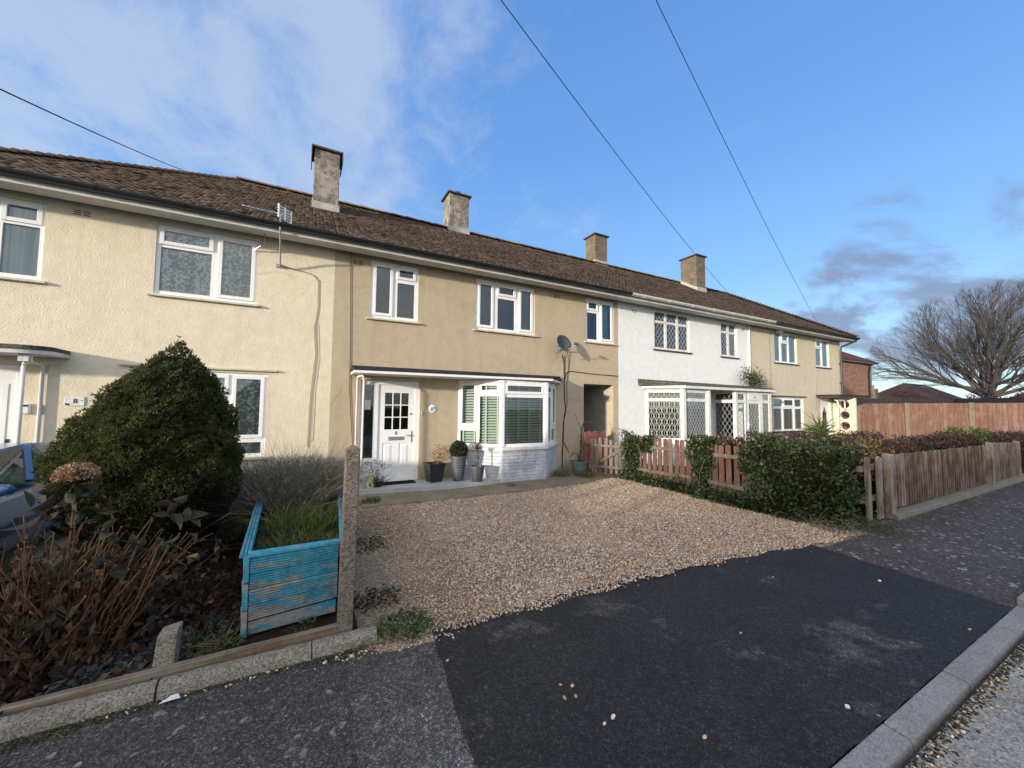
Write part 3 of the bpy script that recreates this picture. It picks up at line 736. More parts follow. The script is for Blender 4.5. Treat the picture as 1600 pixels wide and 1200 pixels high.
P4 = [(9.13,0),(9.90,-.80),(11.03,-.80),(11.6,-.2),(12.36,-.2),(12.36,-.80),(14.45,-.80),(14.45,0)]
p = MB(); p.prism([(9.0,0),(9.84,-.90),(14.56,-.90),(14.56,0)], 2.29, 2.375); pr = p.build('porch_roof', M['upvc_old'], H4, bevel=.006)
p = MB(); p.hexa([(8.86,-.02,2.376),(9.86,-.91,2.376),(14.57,-.91,2.376),(14.57,-.02,2.376)], [(8.84,-.001,2.58),(9.9,-.80,2.42),(14.5,-.80,2.41),(14.5,-.001,2.54)]); p.build('porch_felt', M['mossy_felt'], pr)
b = MB(); b.prism([(9.13,0),(9.90,-.80),(11.03,-.80),(11.8,0)], -.06, .74); b.build('bay_base', M['white_wall'], H4)
b = MB(); b.prism([(9.2,-.02),(9.93,-.76),(11.0,-.76),(11.73,-.02)], 2.26, 2.289); b.build('bay_head', M['upvc_old'], H4)
for a, c, gr in ((P4[0],P4[1],True), (P4[1],P4[2],False), ((11.03,-.80),(11.8,0),False)):
    T, L = frame_T(a, c)
    window(H4, .002, L-.002, .742, 2.258, [(.11,L-.11,2.0,2.17,0),(.11,L-.11,.82,1.91,0)], T=T, y=.02, inside='net' if not gr else None, lead=None if gr else (.12,.19), mat='upvc_old', name='bay_window', grille=gr, lw=.014)
for x, yy in (P4[1], P4[2]):
    b = MB(); b.box(x-.07, x+.07, yy-.014, yy+.1, .743, 2.289); b.build('corner_post', M['upvc_old'], H4, bevel=.015)
# glazed porch: left side, front with door, right side
b = MB(); b.prism([(12.36,0),(12.36,-.80),(14.45,-.80),(14.45,0)], -.06, .12); b.build('porch_step', M['path'], H4)
T, L = frame_T((12.36,-.001),(12.36,-.80))
window(H4, .002, L-.002, .122, 2.285, [(.08,L-.06,2.0,2.2,0),(.08,L-.06,.3,1.9,0)], T=T, y=.02, inside=None, lead=(.16,.24), mat='upvc_old', name='porch_window', lw=.009)
T, L = frame_T((12.36,-.80),(14.45,-.80))
window(H4, .002, .62, .122, 2.285, [(.17,.54,2.0,2.2,0),(.17,.54,.36,1.9,0)], T=T, y=.02, inside=None, lead=(.16,.24), mat='upvc_old', name='porch_window', lw=.009)
window(H4, 1.5, L-.002, .122, 2.285, [(1.57,L-.14,2.0,2.2,0),(1.57,L-.14,.36,1.9,0)], T=T, y=.02, inside=None, lead=(.16,.24), mat='upvc_old', name='porch_window', lw=.009)
d = MB(); d.holes(12.985, 13.855, .122, 2.28, [(13.12,13.72,.72,1.88),(13.12,13.72,.3,.6)], -.79, .05); d.box(13.08, 13.76, -.805, -.791, 1.99, 2.2); pd = d.build('porch_door', M['upvc_old'], H4, bevel=.004)
d = MB(); d.quad((13.12,-.76,.72),(13.72,-.76,.72),(13.72,-.761,1.88),(13.12,-.76,1.88)); d.build('door_glass', M['glass'], pd)
d = MB()
for sgn in (1, -1):
    for n_ in range(-6, 7):
        pts = []
        for xx in (13.12, 13.72):
            zz = 1.3 + sgn*1.5*(xx-13.42) + n_*.24
            if .72 <= zz <= 1.88: pts.append((xx, zz))
        for zz in (.72, 1.88):
            xx = 13.42 + sgn*(zz-1.3-n_*.24)/1.5
            if 13.12 < xx < 13.72: pts.append((xx, zz))
        if len(pts) >= 2: d.bar((pts[0][0],-.765-.001*sgn,pts[0][1]), (pts[1][0],-.765-.001*sgn,pts[1][1]), .014, .005, up=(0,1,0))
d.build('leading', M['lead'], pd)
d = MB(); d.box(13.12, 13.72, -.77, -.75, .3, .6); d.build('door_panel', M['upvc_old'], pd); lever(pd, 13.05, 1.15, -.79, 1, M['upvc'])
text(pd, '4', (13.42,-.809,2.095), .15, M['black_metal'])
T, L = frame_T((14.45,-.80),(14.45,0))
window(H4, .002, L-.002, .122, 2.285, [(.08,L-.08,.3,2.2,0)], T=T, y=.02, inside=None, mat='upvc_old', name='porch_window')

# --- house 2, beige, right end
hD = [(16.25,17.9,SILL,HEAD), (19.42,20.59,SILL,HEAD), (16.05,18.27,.85,2.16), (19.62,20.6,.1,2.2)]
H2 = shell('terraced_house', 'beige rendered end house whose porch wall has three round holes', 14.66, 21.6, 'beige', hD, endR=True)
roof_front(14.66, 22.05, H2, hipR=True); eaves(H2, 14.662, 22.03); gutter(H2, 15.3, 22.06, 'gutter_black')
chimney(H2, 15.06, 15.68, 2.5, 3.3, 6.6, 8.5, M['chim_brown'])
window(H2, 16.25, 17.9, SILL, HEAD, [(16.31,16.71,3.61,4.71,0),(16.8,17.27,4.43,4.71,1),(16.8,17.27,3.61,4.34,0),(17.36,17.84,3.61,4.71,0)], sill='sill_dark', inside='gathered')
window(H2, 19.42, 20.59, SILL, HEAD, [(19.48,19.96,4.43,4.71,1),(19.48,19.96,3.61,4.34,0),(20.05,20.53,3.61,4.71,0)], sill='sill_dark', inside='gathered')
window(H2, 16.05, 18.27, .85, 2.16, [(16.12,16.72,1.82,2.1,0),(16.12,16.72,.91,1.72,0),(16.82,17.55,1.82,2.1,1),(16.82,17.55,.91,1.72,0),(17.65,18.2,1.82,2.1,0),(17.65,18.2,.91,1.72,0)], sill='sill_dark', inside='gathered')
b = MB(); b.box(15.9, 18.45, -.05, .1, 2.2, 2.235); b.build('lintel_strip', M['sill_dark'], H2)
d2 = simple_door(H2, 19.62, 20.6, .1, 2.2)
gv = MB(); gv.prism_xz([(19.95,.7),(20.27,.7),(20.27,1.55),(20.11,1.85),(19.95,1.55)], .052, .057); gv.build('door_glass', M['glass_dark'], d2)
lever(d2, 19.72, 1.05, .06, 1, M['steel'])
p = MB(); p.prism([(19.3,0),(19.3,-.80),(22.3,-.80),(22.3,0)], 2.27, 2.33); can = p.build('canopy', M['felt'], H2, bevel=.008)
p = MB(); p.prism([(19.32,-.0),(19.32,-.78),(22.28,-.78),(22.28,-.0)], 2.21, 2.269); p.build('canopy_board', M['sill_dark'], can)
k = MB(); X = 19.42
k.tube([(X,-.72,.1),(X,-.72,2.0)] + [(X,-.72+.1*(1-math.cos(a)),2.0+.1*math.sin(a)) for a in (.5,1.0,1.57)] + [(X+.35,-.72+.16,2.1),(X+.75,-.72+.1,2.1)] + [(X+.75+.1*math.sin(a),-.62,2.0+.1*math.cos(a)) for a in (.5,1.0,1.57)] + [(X+.85,-.62,1.75)], .026, 8)
k.build('porch_pipe', M['rust_pole'], H2, smooth=True)
# porch side wall with three round holes, standing square to the house
s = MB(); yc = -.40; Z = [1.93, 1.47, 1.01]; zlo = -.06; zhi = 2.205; rr = .175; x0, x1 = 20.80, 20.92; N = 32
edges = [zlo] + [(Z[2]+Z[1])/2, (Z[1]+Z[0])/2] + [zhi]
for ci, (za, zb) in zip((2,1,0), zip(edges, edges[1:])):
    c = (yc-.02*(1-ci)*0, Z[ci])
    ring = [(c[0]+rr*math.cos(2*PI*i/N), c[1]+rr*math.sin(2*PI*i/N)) for i in range(N)]
    outer = []
    for i in range(N):
        a = 2*PI*i/N; dx, dz = math.cos(a), math.sin(a); t_ = 1e9
        if dx > 1e-6: t_ = min(t_, (0-c[0])/dx)
        if dx < -1e-6: t_ = min(t_, (-.78-c[0])/dx)
        if dz > 1e-6: t_ = min(t_, (zb-c[1])/dz)
        if dz < -1e-6: t_ = min(t_, (za-c[1])/dz)
        outer.append((c[0]+dx*t_, c[1]+dz*t_))
    corners = [(0,zb),(-.78,zb),(-.78,za),(0,za)]
    for i in range(N):
        j = (i+1) % N
        for xx in (x0, x1):
            s.quad((xx,)+ring[i], (xx,)+outer[i], (xx,)+outer[j], (xx,)+ring[j])
            for q in corners:   # fill the corner triangles
                a0, a1 = math.atan2(outer[i][1]-c[1], outer[i][0]-c[0]), math.atan2(outer[j][1]-c[1], outer[j][0]-c[0]); aq = math.atan2(q[1]-c[1], q[0]-c[0])
                if a1 < a0: a1 += 2*PI
                if a0 < aq < a1 or a0 < aq+2*PI < a1: s.add([(xx,)+outer[i], (xx,)+q, (xx,)+outer[j]], [(0,1,2)])
        s.quad((x0,)+ring[i], (x0,)+ring[j], (x1,)+ring[j], (x1,)+ring[i])
s.quad((x0,-.78,zlo),(x1,-.78,zlo),(x1,-.78,zhi),(x0,-.78,zhi))
s.build('porch_wall', M['cream'], H2)
k = MB(); k.tube([(21.35,-.52,-.06),(21.35,-.52,2.2)], .03, 8); k.build('porch_post', M['upvc'], H2, smooth=True)
k = MB(); k.tube([(21.95,EY-.075,4.88),(21.9,EY-.05,4.80),(21.5,-.1,4.55),(21.5,-.07,4.40),(21.5,-.07,2.33)], .038, 10)
for z in (2.9, 3.8): k.box(21.44, 21.56, -.03, 0, z-.02, z+.02)
k.build('downpipe', M['gutter_black'], H2, smooth=True)
k = MB(); k.box(16.34, 16.56, -.16, 0, 4.72, 4.82); lt = k.build('security_light', M['upvc'], H2, bevel=.01); k = MB(); k.ball((16.5,-.16,4.74), .05, 10); k.build('sensor', M['upvc'], lt, smooth=True)
k = MB(); k.tube([(16.4,-.02,4.74),(15.98,-.012,4.66),(15.9,-.012,4.5),(15.92,-.012,2.3)], .008, 5); k.build('wall_cable', M['cable_grey'], H2)
k = MB(); k.tube([(19.5,-.012,3.5),(19.45,-.012,2.9),(19.3,-.012,2.2),(19.28,-.012,1.7)], .007, 5); k.build('wall_cable', M['cable_grey'], H2)
# cables on the left houses
k = MB(); k.tube([(-.42,-.03,4.33),(-.05,-.012,4.29),(.12,-.012,4.25),(.2,-.012,4.15),(.21,-.012,3.6),(.16,-.012,3.2),(.20,-.012,2.7),(.14,-.012,1.9),(.12,-.012,.9)], .007, 5)
k.tube([(.21,-.012,3.3),(.25,-.012,2.6),(.2,-.012,2.0),(.19,-.012,1.0)], .004, 5); k.build('wall_cable', M['cable_grey'], H8)
k = MB(); k.tube([(.78,-.012,4.82),(.79,-.012,4.3),(.81,-.012,3.6),(.83,-.012,2.7),(.84,-.012,2.0),(.93,-.012,.9),(.96,-.012,.3)], .006, 5); k.build('wall_cable', M['cable'], H6)
k = MB(); k.tube([(6.05,-.05,3.1),(6.14,-.012,2.9),(6.15,-.012,2.0),(6.2,-.012,1.6),(6.12,-.012,1.3),(6.1,-.012,.7),(6.07,-.02,.1)], .014, 6)
k.tube([(6.22,-.05,3.2),(6.3,-.012,2.9),(6.23,-.012,2.3),(6.24,-.012,1.8),(6.14,-.012,1.45),(6.12,-.012,.8),(6.3,-.012,.5)], .008, 5)
k.tube([(6.13,-.012,2.35),(6.2,-.012,2.62),(6.35,-.012,2.68),(7.0,-.012,2.64),(8.06,-.012,2.62)], .010, 5); k.build('wall_cable', M['cable'], H6)
# satellite dish (hangs on the wall: its own thing)
ds = empty('satellite_dish', (5.95,0,3.3), 'dark grey satellite dish fixed to the tan wall right of the canopy', 'satellite dish')
k = MB(); k.lathe([(.02,.0),(.12,.012),(.2,.035),(.26,.065),(.265,.07),(.255,.072),(.19,.045),(.12,.022),(.01,.01)], 28, sy=.86, cap=False); o = k.build('dish', m_plain('dish_paint', (.07,.072,.078), .55), ds, smooth=True)
dirv = Vector((.18,-.9,.30)).normalized(); o.rotation_euler = dirv.to_track_quat('Z','Y').to_euler(); o.location = (-.06,-.28,.04)
k = MB(); k.tube([(0,0,-.05),(0,-.14,-.05),(-.06,-.26,.02)], .018, 8); k.box(-.06,.06,-.012,0,-.13,.05); k.build('bracket', M['grey_plastic'], ds)
e = Vector((-.06,-.28,.04)) + dirv*.27 + Vector((.24,0,-.10)); k = MB(); k.tube([(-.03,-.29,-.17), tuple(e)], .011, 6); k.build('feed_arm', M['grey_plastic'], ds)
k = MB(); k.tube([tuple(e+Vector((.02,-.02,-.01))), tuple(e+Vector((-.05,.05,.03)))], .036, 10); k.build('receiver', M['black_metal'], ds)
# tv aerial
ae = empty('tv_aerial', (-.45,0,4.33), 'silver tv aerial on a short pole below the cream house eaves', 'aerial')
k = MB(); k.tube([(0,-.03,0),(0,-.10,.02),(0,-.30,.28),(0,-.54,.5),(0,-.54,.78)], .016, 8); k.box(-.07,.05,-.03,0,-.03,.03); k.build('mast', M['grey_plastic'], ae)
k = MB(); k.tube([(-.15,-.52,.76),(-.30,-.1,.3),(-.42,-.02,.22)], .011, 6); k.build('stay', M['steel'], ae)
k = MB(); A0 = Vector((.03,-.54,.78)); A1 = Vector((-.645,0,1.03)); k.tube([tuple(A0), tuple(A1)], .007, 6); dd = (A1-A0)
for i in range(8):
    c = A0 + dd*(.12+.11*i); s_ = .12-.006*i; sv = Vector((.62,.78,0))*s_; k.tube([tuple(c+sv), tuple(c-sv)], .0035, 5)
k.build('boom', M['grey_plastic'], ae)
k = MB()
sv = Vector((.62,.78,0)); c = A0 + Vector((.03,-.02,0))
for dz in (-.10,-.05,0,.05,.10): k.bar(tuple(c-sv*.16+Vector((0,0,dz))), tuple(c+sv*.16+Vector((0,0,dz))), .012, .026)
for q in (-.15,0,.15): k.bar(tuple(c+sv*q+Vector((.008,-.006,-.12))), tuple(c+sv*q+Vector((.008,-.006,.12))), .02, .010)
k.build('reflector', M['upvc_old'], ae)
# ------------------------------------------------------------------ ground, road, pavement
def sheet(name, poly, z, mat, kind='structure', thick=None, jag=0, step=.12):
    """a flat polygon; jag roughens its outline"""
    pts = []
    for (a, b) in zip(poly, poly[1:]+poly[:1]):
        L = math.hypot(b[0]-a[0], b[1]-a[1]); n = max(1, int(L/step)) if jag else 1
        for i in range(n):
            t = i/n; j = jag if 0 < i else 0
            pts.append((a[0]+(b[0]-a[0])*t+random.uniform(-j,j), a[1]+(b[1]-a[1])*t+random.uniform(-j,j)))
    m = MB()
    if thick: m.prism(pts, z-thick, z)
    else: m.add([(x,y,z) for x,y in pts], [tuple(range(len(pts)))])
    o = m.build(name, mat)
    if kind: struct(o, kind=kind)
    return o
t = NT('garden_soil'); soil = t.ramp(t.noise(9, 8, .75), [(.3, (.018,.012,.008)), (.55, (.04,.027,.018)), (.75, (.075,.05,.03))]); t.bump(t.noise(18, 7, .7), .9, .03); M['soil'] = t.fin(soil, .95, .1)
t = NT('lawn_grass'); gr = t.ramp(t.noise(14, 8, .75), [(.3, (.03,.045,.012)), (.7, (.08,.10,.03))]); t.bump(t.noise(60, 5, .7), .9, .03); M['lawn'] = t.fin(gr, .95, .1)
M['drive_base'] = m_concrete('sandy_gravel_bed', (.30,.225,.15), 70, .3, 0, .5)
M['tar_old'] = m_tarmac('old_tarmac', (.062,.056,.054), (.10,.094,.086), lichen=.55, patch=.55, rough=.85)
M['tar_worn'] = m_tarmac('worn_grey_tarmac', (.078,.073,.068), (.13,.122,.112), lichen=.25, patch=.6, rough=.85, thr=(.44,.54))
M['tar_new'] = m_tarmac('fresh_dark_tarmac', (.0225,.0215,.0205), (.12,.112,.10), patch=.62, rough=.75, thr=(.55,.63))
M['tar_red'] = m_tarmac('brownish_tarmac', (.070,.058,.054), (.105,.093,.084), lichen=1.0, patch=.5, rough=.85)
g = MB(); g.quad((-400,-400,-.13),(500,-400,-.13),(500,500,-.13),(-400,500,-.13)); struct(g.build('ground', M['lawn']))
sheet('road', [(-120,-14),(160,-14),(160,-7.64),(-120,-7.64)], -.020, M['road'])
sheet('far_pavement', [(-120,-17),(160,-17),(160,-14),(-120,-14)], .02, M['tar_old'], thick=.2)
sheet('pavement', [(-120,-7.48),(160,-7.48),(160,-5.2),(-120,-5.2)], 0, M['tar_old'])
sheet('pavement', [(.33,-5.5),(1.0,-5.5),(.72,-7.485),(.26,-7.485)], .0035, M['tar_worn'], jag=.012)
sheet('pavement', [(5.3,-5.2),(13.5,-5.2),(13.5,-7.485),(5.3,-7.485)], .0035, M['tar_red'])
sheet('driveway_crossing', [(.93,-5.50),(2.2,-5.48),(4.0,-5.52),(5.76,-5.80),(5.64,-6.6),(5.52,-7.486),(.70,-7.486),(.80,-6.6)], .008, M['tar_new'], jag=.010, step=.1)
k = MB(); x = -40.2
while x < 60:
    L = .915 if x > -8 and x < 12 else 3.0
    top = .012 if x < 5.3 else .075
    j = .007; dz = random.uniform(-.004,.004); k.hexa([(x+j,-7.632,-.12),(x+L-j,-7.632,-.12),(x+L-j,-7.488,-.12),(x+j,-7.488,-.12)], [(x+j,-7.606,top-.012+dz),(x+L-j,-7.606,top-.012+dz),(x+L-j,-7.488,top+dz),(x+j,-7.488,top+dz)]); x += L
struct(k.build('kerb', M['kerb'], bevel=.009, seg=2))
sheet('garden_soil', [(-2.15,-5.36),(.43,-5.36),(.50,0),(-2.15,0)], .045, M['soil'], thick=.1, kind='structure')
sheet('neighbour_driveway', [(-5.6,-5.2),(-2.16,-5.2),(-2.16,0),(-5.6,0)], .02, M['path'], thick=.1)
sheet('driveway', [(.40,-5.48),(.6,-5.62),(6.0,-5.98),(7.05,-5.98),(7.05,-.0),(.40,-.0)], .006, M['drive_base'], jag=.0)
sheet('path', [(.95,-1.60),(2.4,-1.63),(3.9,-1.64),(5.95,-1.50),(6.1,-.9),(5.9,-.02),(.95,-.02)], .035, M['path'], thick=.07, jag=.012)
sheet('step', [(1.0,-.62),(2.75,-.90),(3.7,-.78),(3.95,-.70),(3.95,-.02),(1.0,-.02)], .112, M['step'], thick=.11, jag=.006, step=.2)
sheet('lawn', [(7.06,-5.70),(23,-5.70),(23,-.01),(7.06,-.01)], .02, M['lawn'], thick=.1)

# ------------------------------------------------------------------ gravel
def stones(name, P, size, mat, parent=None, seed=1, flat=.62, tint=None):
    rng = np.random.default_rng(seed); N = len(P)
    ph = (1+5**.5)/2
    iv = unit(np.array([(-1,ph,0),(1,ph,0),(-1,-ph,0),(1,-ph,0),(0,-1,ph),(0,1,ph),(0,-1,-ph),(0,1,-ph),(ph,0,-1),(ph,0,1),(-ph,0,-1),(-ph,0,1)], float))
    fi = np.array([(0,11,5),(0,5,1),(0,1,7),(0,7,10),(0,10,11),(1,5,9),(5,11,4),(11,10,2),(10,7,6),(7,1,8),(3,9,4),(3,4,2),(3,2,6),(3,6,8),(3,8,9),(4,9,5),(2,4,11),(6,2,10),(8,6,7),(9,8,1)])
    V = iv[None] * (1 + rng.normal(0, .10, (N,12,1)))
    ax = np.stack([rng.uniform(.8,1.25,N), rng.uniform(.6,.95,N), rng.uniform(.4,.75,N)*flat/.62], 1)*np.asarray(size)[:,None]*.5
    V = V*ax[:,None,:]
    q = unit(rng.normal(size=(N,4))*np.array([1,.28,.28,1]))
    w, x, y, z = q.T
    Rm = np.stack([np.stack([1-2*(y*y+z*z), 2*(x*y-z*w), 2*(x*z+y*w)],1), np.stack([2*(x*y+z*w), 1-2*(x*x+z*z), 2*(y*z-x*w)],1), np.stack([2*(x*z-y*w), 2*(y*z+x*w), 1-2*(x*x+y*y)],1)],1)
    V = np.einsum('nij,nkj->nki', Rm, V) + P[:,None,:]
    F = (fi[None] + np.arange(N)[:,None,None]*12).reshape(-1,3)
    return np_mesh(name, V.reshape(-1,3), F, mat, parent, np.repeat(rng.random(N) if tint is None else tint, 12), smooth=True)
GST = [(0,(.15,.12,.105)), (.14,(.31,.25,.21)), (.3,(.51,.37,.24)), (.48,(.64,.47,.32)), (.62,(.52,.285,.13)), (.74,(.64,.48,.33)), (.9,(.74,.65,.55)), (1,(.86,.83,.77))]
M['gravel'] = m_tint('flint_gravel', GST, .6, .35)
rng = np.random.default_rng(11)
def in_drive(x, y):
    left = .58 + .08*np.sin(y*3.1) + .08*np.sin(y*7+1); front = np.interp(x, [.6,2.2,3.9,5.0,5.9,6.4,7], [-5.56,-5.60,-5.66,-5.76,-5.93,-5.98,-5.9]) + .025*np.sin(x*9)
    right = 6.93 + .05*np.sin(y*5); back = np.interp(x, [.9,2.4,3.9,5.95,7], [-1.6,-1.63,-1.64,-1.35,-1.2]) + .03*np.sin(x*6)
    return (x > left) & (x < right) & (y > front) & (y < back)
N = 118000
x = rng.uniform(.42, 7.05, N); y = -6.05 + 4.95*rng.random(N)**1.15; ok = in_drive(x, y)
edge = rng.random(N) < .035   # strays over the edges
ok |= edge & in_drive(x+rng.normal(0,.08,N), y+rng.normal(0,.06,N))
thin = (x < 1.35) & (rng.random(N) < (1.35-x)*1.25); ok &= ~thin
x, y = x[ok], y[ok]
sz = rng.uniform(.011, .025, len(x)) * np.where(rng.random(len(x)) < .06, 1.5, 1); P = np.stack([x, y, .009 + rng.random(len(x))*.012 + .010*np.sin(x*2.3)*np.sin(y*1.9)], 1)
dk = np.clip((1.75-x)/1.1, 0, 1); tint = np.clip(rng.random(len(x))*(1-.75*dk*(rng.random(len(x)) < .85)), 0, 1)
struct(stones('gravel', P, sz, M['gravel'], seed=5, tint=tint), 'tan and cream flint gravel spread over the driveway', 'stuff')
# washed-out gravel in the road gutter and along the edging stones
n = 1300; x = rng.uniform(-1, 14, n); y = -7.645 - np.abs(rng.normal(0, .05, n)); 
dens = rng.random(n) < np.clip(.35+.6*np.sin(x*2.1+1)+.3*np.sin(x*5.3), .05, 1); x, y = x[dens], y[dens]
x2 = np.concatenate([rng.normal(.45,.14,46), rng.uniform(-1.0,.5,24), rng.normal(.95,.12,40)]); y2 = np.concatenate([-5.52-np.abs(rng.normal(0,.05,46)), -5.47-np.abs(rng.normal(0,.02,24)), -5.58-np.abs(rng.normal(0,.04,40))])
P = np.concatenate([np.stack([x,y,np.full(len(x),-.014)],1), np.stack([x2,y2,np.full(len(x2),.010)],1)])
struct(stones('loose_gravel', P, rng.uniform(.009,.026,len(P)), M['gravel'], seed=9), 'loose stones washed along the kerb channel and the edging', 'stuff')
n = 5000; x = rng.uniform(-2, 14, n); y = -7.64 - np.abs(rng.normal(0, .035, n)); P = np.stack([x,y,np.full(n,-.019)],1)
M['grit'] = m_tint('dark_grit', [(0,(.02,.018,.012)),(.6,(.06,.05,.035)),(1,(.10,.10,.05))], .9)
xe = rng.uniform(-2.3,.6,2600); ye = -5.465 - np.abs(rng.normal(0,.022,2600))*(1+.8*np.sin(xe*4)); P = np.concatenate([P, np.stack([xe,ye,np.full(2600,.002)],1)]); n = len(P)
struct(stones('grit', P, rng.uniform(.008,.03,n), M['grit'], seed=10, flat=.4), 'dark grit and moss collected along the kerb and the edging', 'stuff')
# single pebbles lying on the dark tarmac
peb = [(1.46,-6.44,.032,.6),(1.52,-6.48,.03,.45),(1.42,-6.54,.03,.62),(1.485,-6.56,.036,.64),(1.57,-6.78,.034,.95),(1.50,-6.79,.022,.9),(1.90,-7.10,.036,.72),(2.82,-7.35,.036,1.0),(2.90,-7.46,.022,.2),(5.14,-6.72,.034,.98),(4.27,-6.18,.03,.6),(4.65,-7.42,.032,.5),(3.0,-6.62,.026,.7),(.92,-5.9,.022,.8)]
for i, (px, py, s, tn) in enumerate(peb):
    o = stones('pebble', np.array([[0,0,0.]]), [s], M['gravel'], seed=40+i, tint=np.array([tn])); o.location = (px, py, .008+s*.2)
    lab = 'pale cream pebble lying loose on the dark tarmac' if tn > .8 else 'small brown pebble lying loose on the dark tarmac'
    tag(o, lab, 'pebble', 'stray pebbles on the tarmac')

# ------------------------------------------------------------------ left garden edge
names = [(-2.06,-1.50,'leftmost'), (-1.495,-.69,'left'), (-.68,.115,'middle'), (.122,.54,'right')]
labs = ['aggregate edging stone furthest from the concrete post, under the hydrangea', 'aggregate edging stone below the dry hydrangea stems, ending at a wide joint', 'long aggregate edging stone in front of the broken stump', 'short aggregate edging stone at the foot of the tall concrete post']
for (a, c, _), lab in zip(names, labs):
    m = MB(); n = 14; vs = []
    prof = [(-5.46,-.05),(-5.455,.05),(-5.43,.078),(-5.39,.086),(-5.355,.075),(-5.35,-.05)]
    for i in range(n+1):
        xx = a + (c-a)*i/n
        for yy, zz in prof: vs.append((xx, yy+random.uniform(-.005,.005), zz+random.uniform(-.005,.005)))
    kk = len(prof)
    m.add(vs, [(i*kk+j, i*kk+j+1, (i+1)*kk+j+1, (i+1)*kk+j) for i in range(n) for j in range(kk-1)] + [tuple(range(kk)), tuple(n*kk+j for j in range(kk))[::-1]])
    tag(m.build('edging_stone', M['concrete'], smooth=True), lab, 'edging stone', 'edging stones of the left garden')
M['timber'] = m_wood('grey_timber_rail', (.17,.11,.07), (.24,.20,.15), .6, 'x')
m = MB(); m.hexa([(-1.35,-5.345,.04),(.29,-5.335,.04),(.29,-5.285,.04),(-1.35,-5.295,.04)], [(-1.35,-5.345,.105),(.29,-5.335,.125),(.29,-5.285,.125),(-1.35,-5.295,.105)])
tag(m.build('timber_rail', M['timber'], bevel=.006), 'weathered timber rail lying behind the aggregate edging', 'timber rail')
M['post'] = m_concrete('brown_concrete_post', (.21,.175,.14), 90, .3, .25, .5)
m = MB(); m.hexa([(.283,-5.335,.0),(.385,-5.335,.0),(.385,-5.235,.0),(.283,-5.235,.0)], [(.303,-5.345,1.385),(.403,-5.345,1.385),(.403,-5.245,1.385),(.303,-5.245,1.385)])
m.add([(.303,-5.345,1.385),(.403,-5.345,1.385),(.403,-5.245,1.385),(.303,-5.245,1.385),(.353,-5.295,1.42)], [(0,1,4),(1,2,4),(2,3,4),(3,0,4)])
tag(m.build('concrete_post', M['post'], bevel=.008, seg=2), 'tall square concrete post beside the blue planter', 'post')
m = MB(); m.hexa([(-.755,-5.29,.04),(-.645,-5.30,.04),(-.635,-5.20,.04),(-.745,-5.19,.04)], [(-.735,-5.275,.285),(-.63,-5.295,.31),(-.62,-5.20,.325),(-.725,-5.18,.30)])
tag(m.build('concrete_stump', M['concrete'], bevel=.012, seg=2), 'broken concrete stump standing behind the edging', 'concrete stump')
m = MB(); m.add([(-.66,-5.50,.006),(-.60,-5.52,.022),(-.56,-5.50,.010),(-.61,-5.47,.02),(-.575,-5.48,.028)], [(0,1,3),(1,2,4,3)]); tag(m.build('litter_scrap', M['upvc']), 'crumpled white scrap of litter below the edging stone', 'litter')

# blue planter of reeded decking boards
def m_blue():
    t = NT('peeling_blue_paint'); n1 = t.noise(2.6, 7, .7, t.mapping((1,1,5))); n2 = t.noise(11, 6, .75, t.mapping((.6,.6,2.5)))
    z = t.xyz(); f = t.math('ADD', t.math('MULTIPLY', n1, .6), t.math('MULTIPLY', n2, .4)); f = t.math('ADD', f, t.math('MULTIPLY', t.math('SUBTRACT', .40, z[2]), .16)); 
    col = t.mix(t.ramp(f, [(.497, 0), (.55, 1)]), (.05,.28,.39), (.31,.27,.24)); col = t.mix(t.ramp(t.noise(1.5, 5), [(.5,0),(.7,.6)]), col, (.04,.25,.33))
    col = t.mix(1, col, t.ramp(t.noise(24, 4), [(.3,.6),(.7,1.15)]), 'MULTIPLY'); t.bump(n2, .5, .003); return t.fin(col, .7, .3)
M['blue'] = m_blue()
pl = empty('planter', (0,0,0), 'peeling blue planter of ribbed boards filled with grass and lavender', 'planter')
def reeded(a, b, z0, z1, ta, tb, name, nrm=(0,-1,0), nb=4):
    """boards with horizontal reeds between ends a and b (x,y), bottom heights z0/z1 at the ends, tops ta/tb"""
    for i in range(nb):
        m = MB(); nr = 6; A = Vector((a[0],a[1],0)); B = Vector((b[0],b[1],0)); nv = Vector(nrm); off = random.uniform(-.004,.004)
        za0, za1 = z0+(ta-z0)*i/nb+.003, z0+(ta-z0)*(i+1)/nb-.003; zb0, zb1 = z1+(tb-z1)*i/nb+.003, z1+(tb-z1)*(i+1)/nb-.003
        pr = []
        for r in range(nr):
            for u, d in ((0,0),(.22,.014),(.66,.014),(.88,0)): pr.append(((r+u)/nr, d))
        pr.append((1,0)); vs = []
        for P0, c0, c1 in ((A,za0,za1),(B,zb0,zb1)):
            for u, d in pr: vs.append(P0 + nv*(d+off) + Vector((0,0,c0+(c1-c0)*u)))
            vs.append(P0 - nv*.022 + Vector((0,0,c1))); vs.append(P0 - nv*.022 + Vector((0,0,c0)))
        n = len(pr)+2
        m.add(vs, [(j,(j+1) % n,n+(j+1) % n,n+j) for j in range(n)] + [tuple(range(n))[::-1], tuple(range(n,2*n))]); m.build(name, M['blue'], pl)
reeded((-.285,-5.06),(.295,-5.055), .165,.205, .605,.615, 'front_board')
m = MB(); m.hexa([(-.285,-5.045,.06),(.29,-5.04,.09),(.29,-5.02,.09),(-.285,-5.025,.06)], [(-.285,-5.045,.15),(.29,-5.04,.185),(.29,-5.02,.185),(-.285,-5.025,.15)]); m.build('base_board', M['blue'], pl)
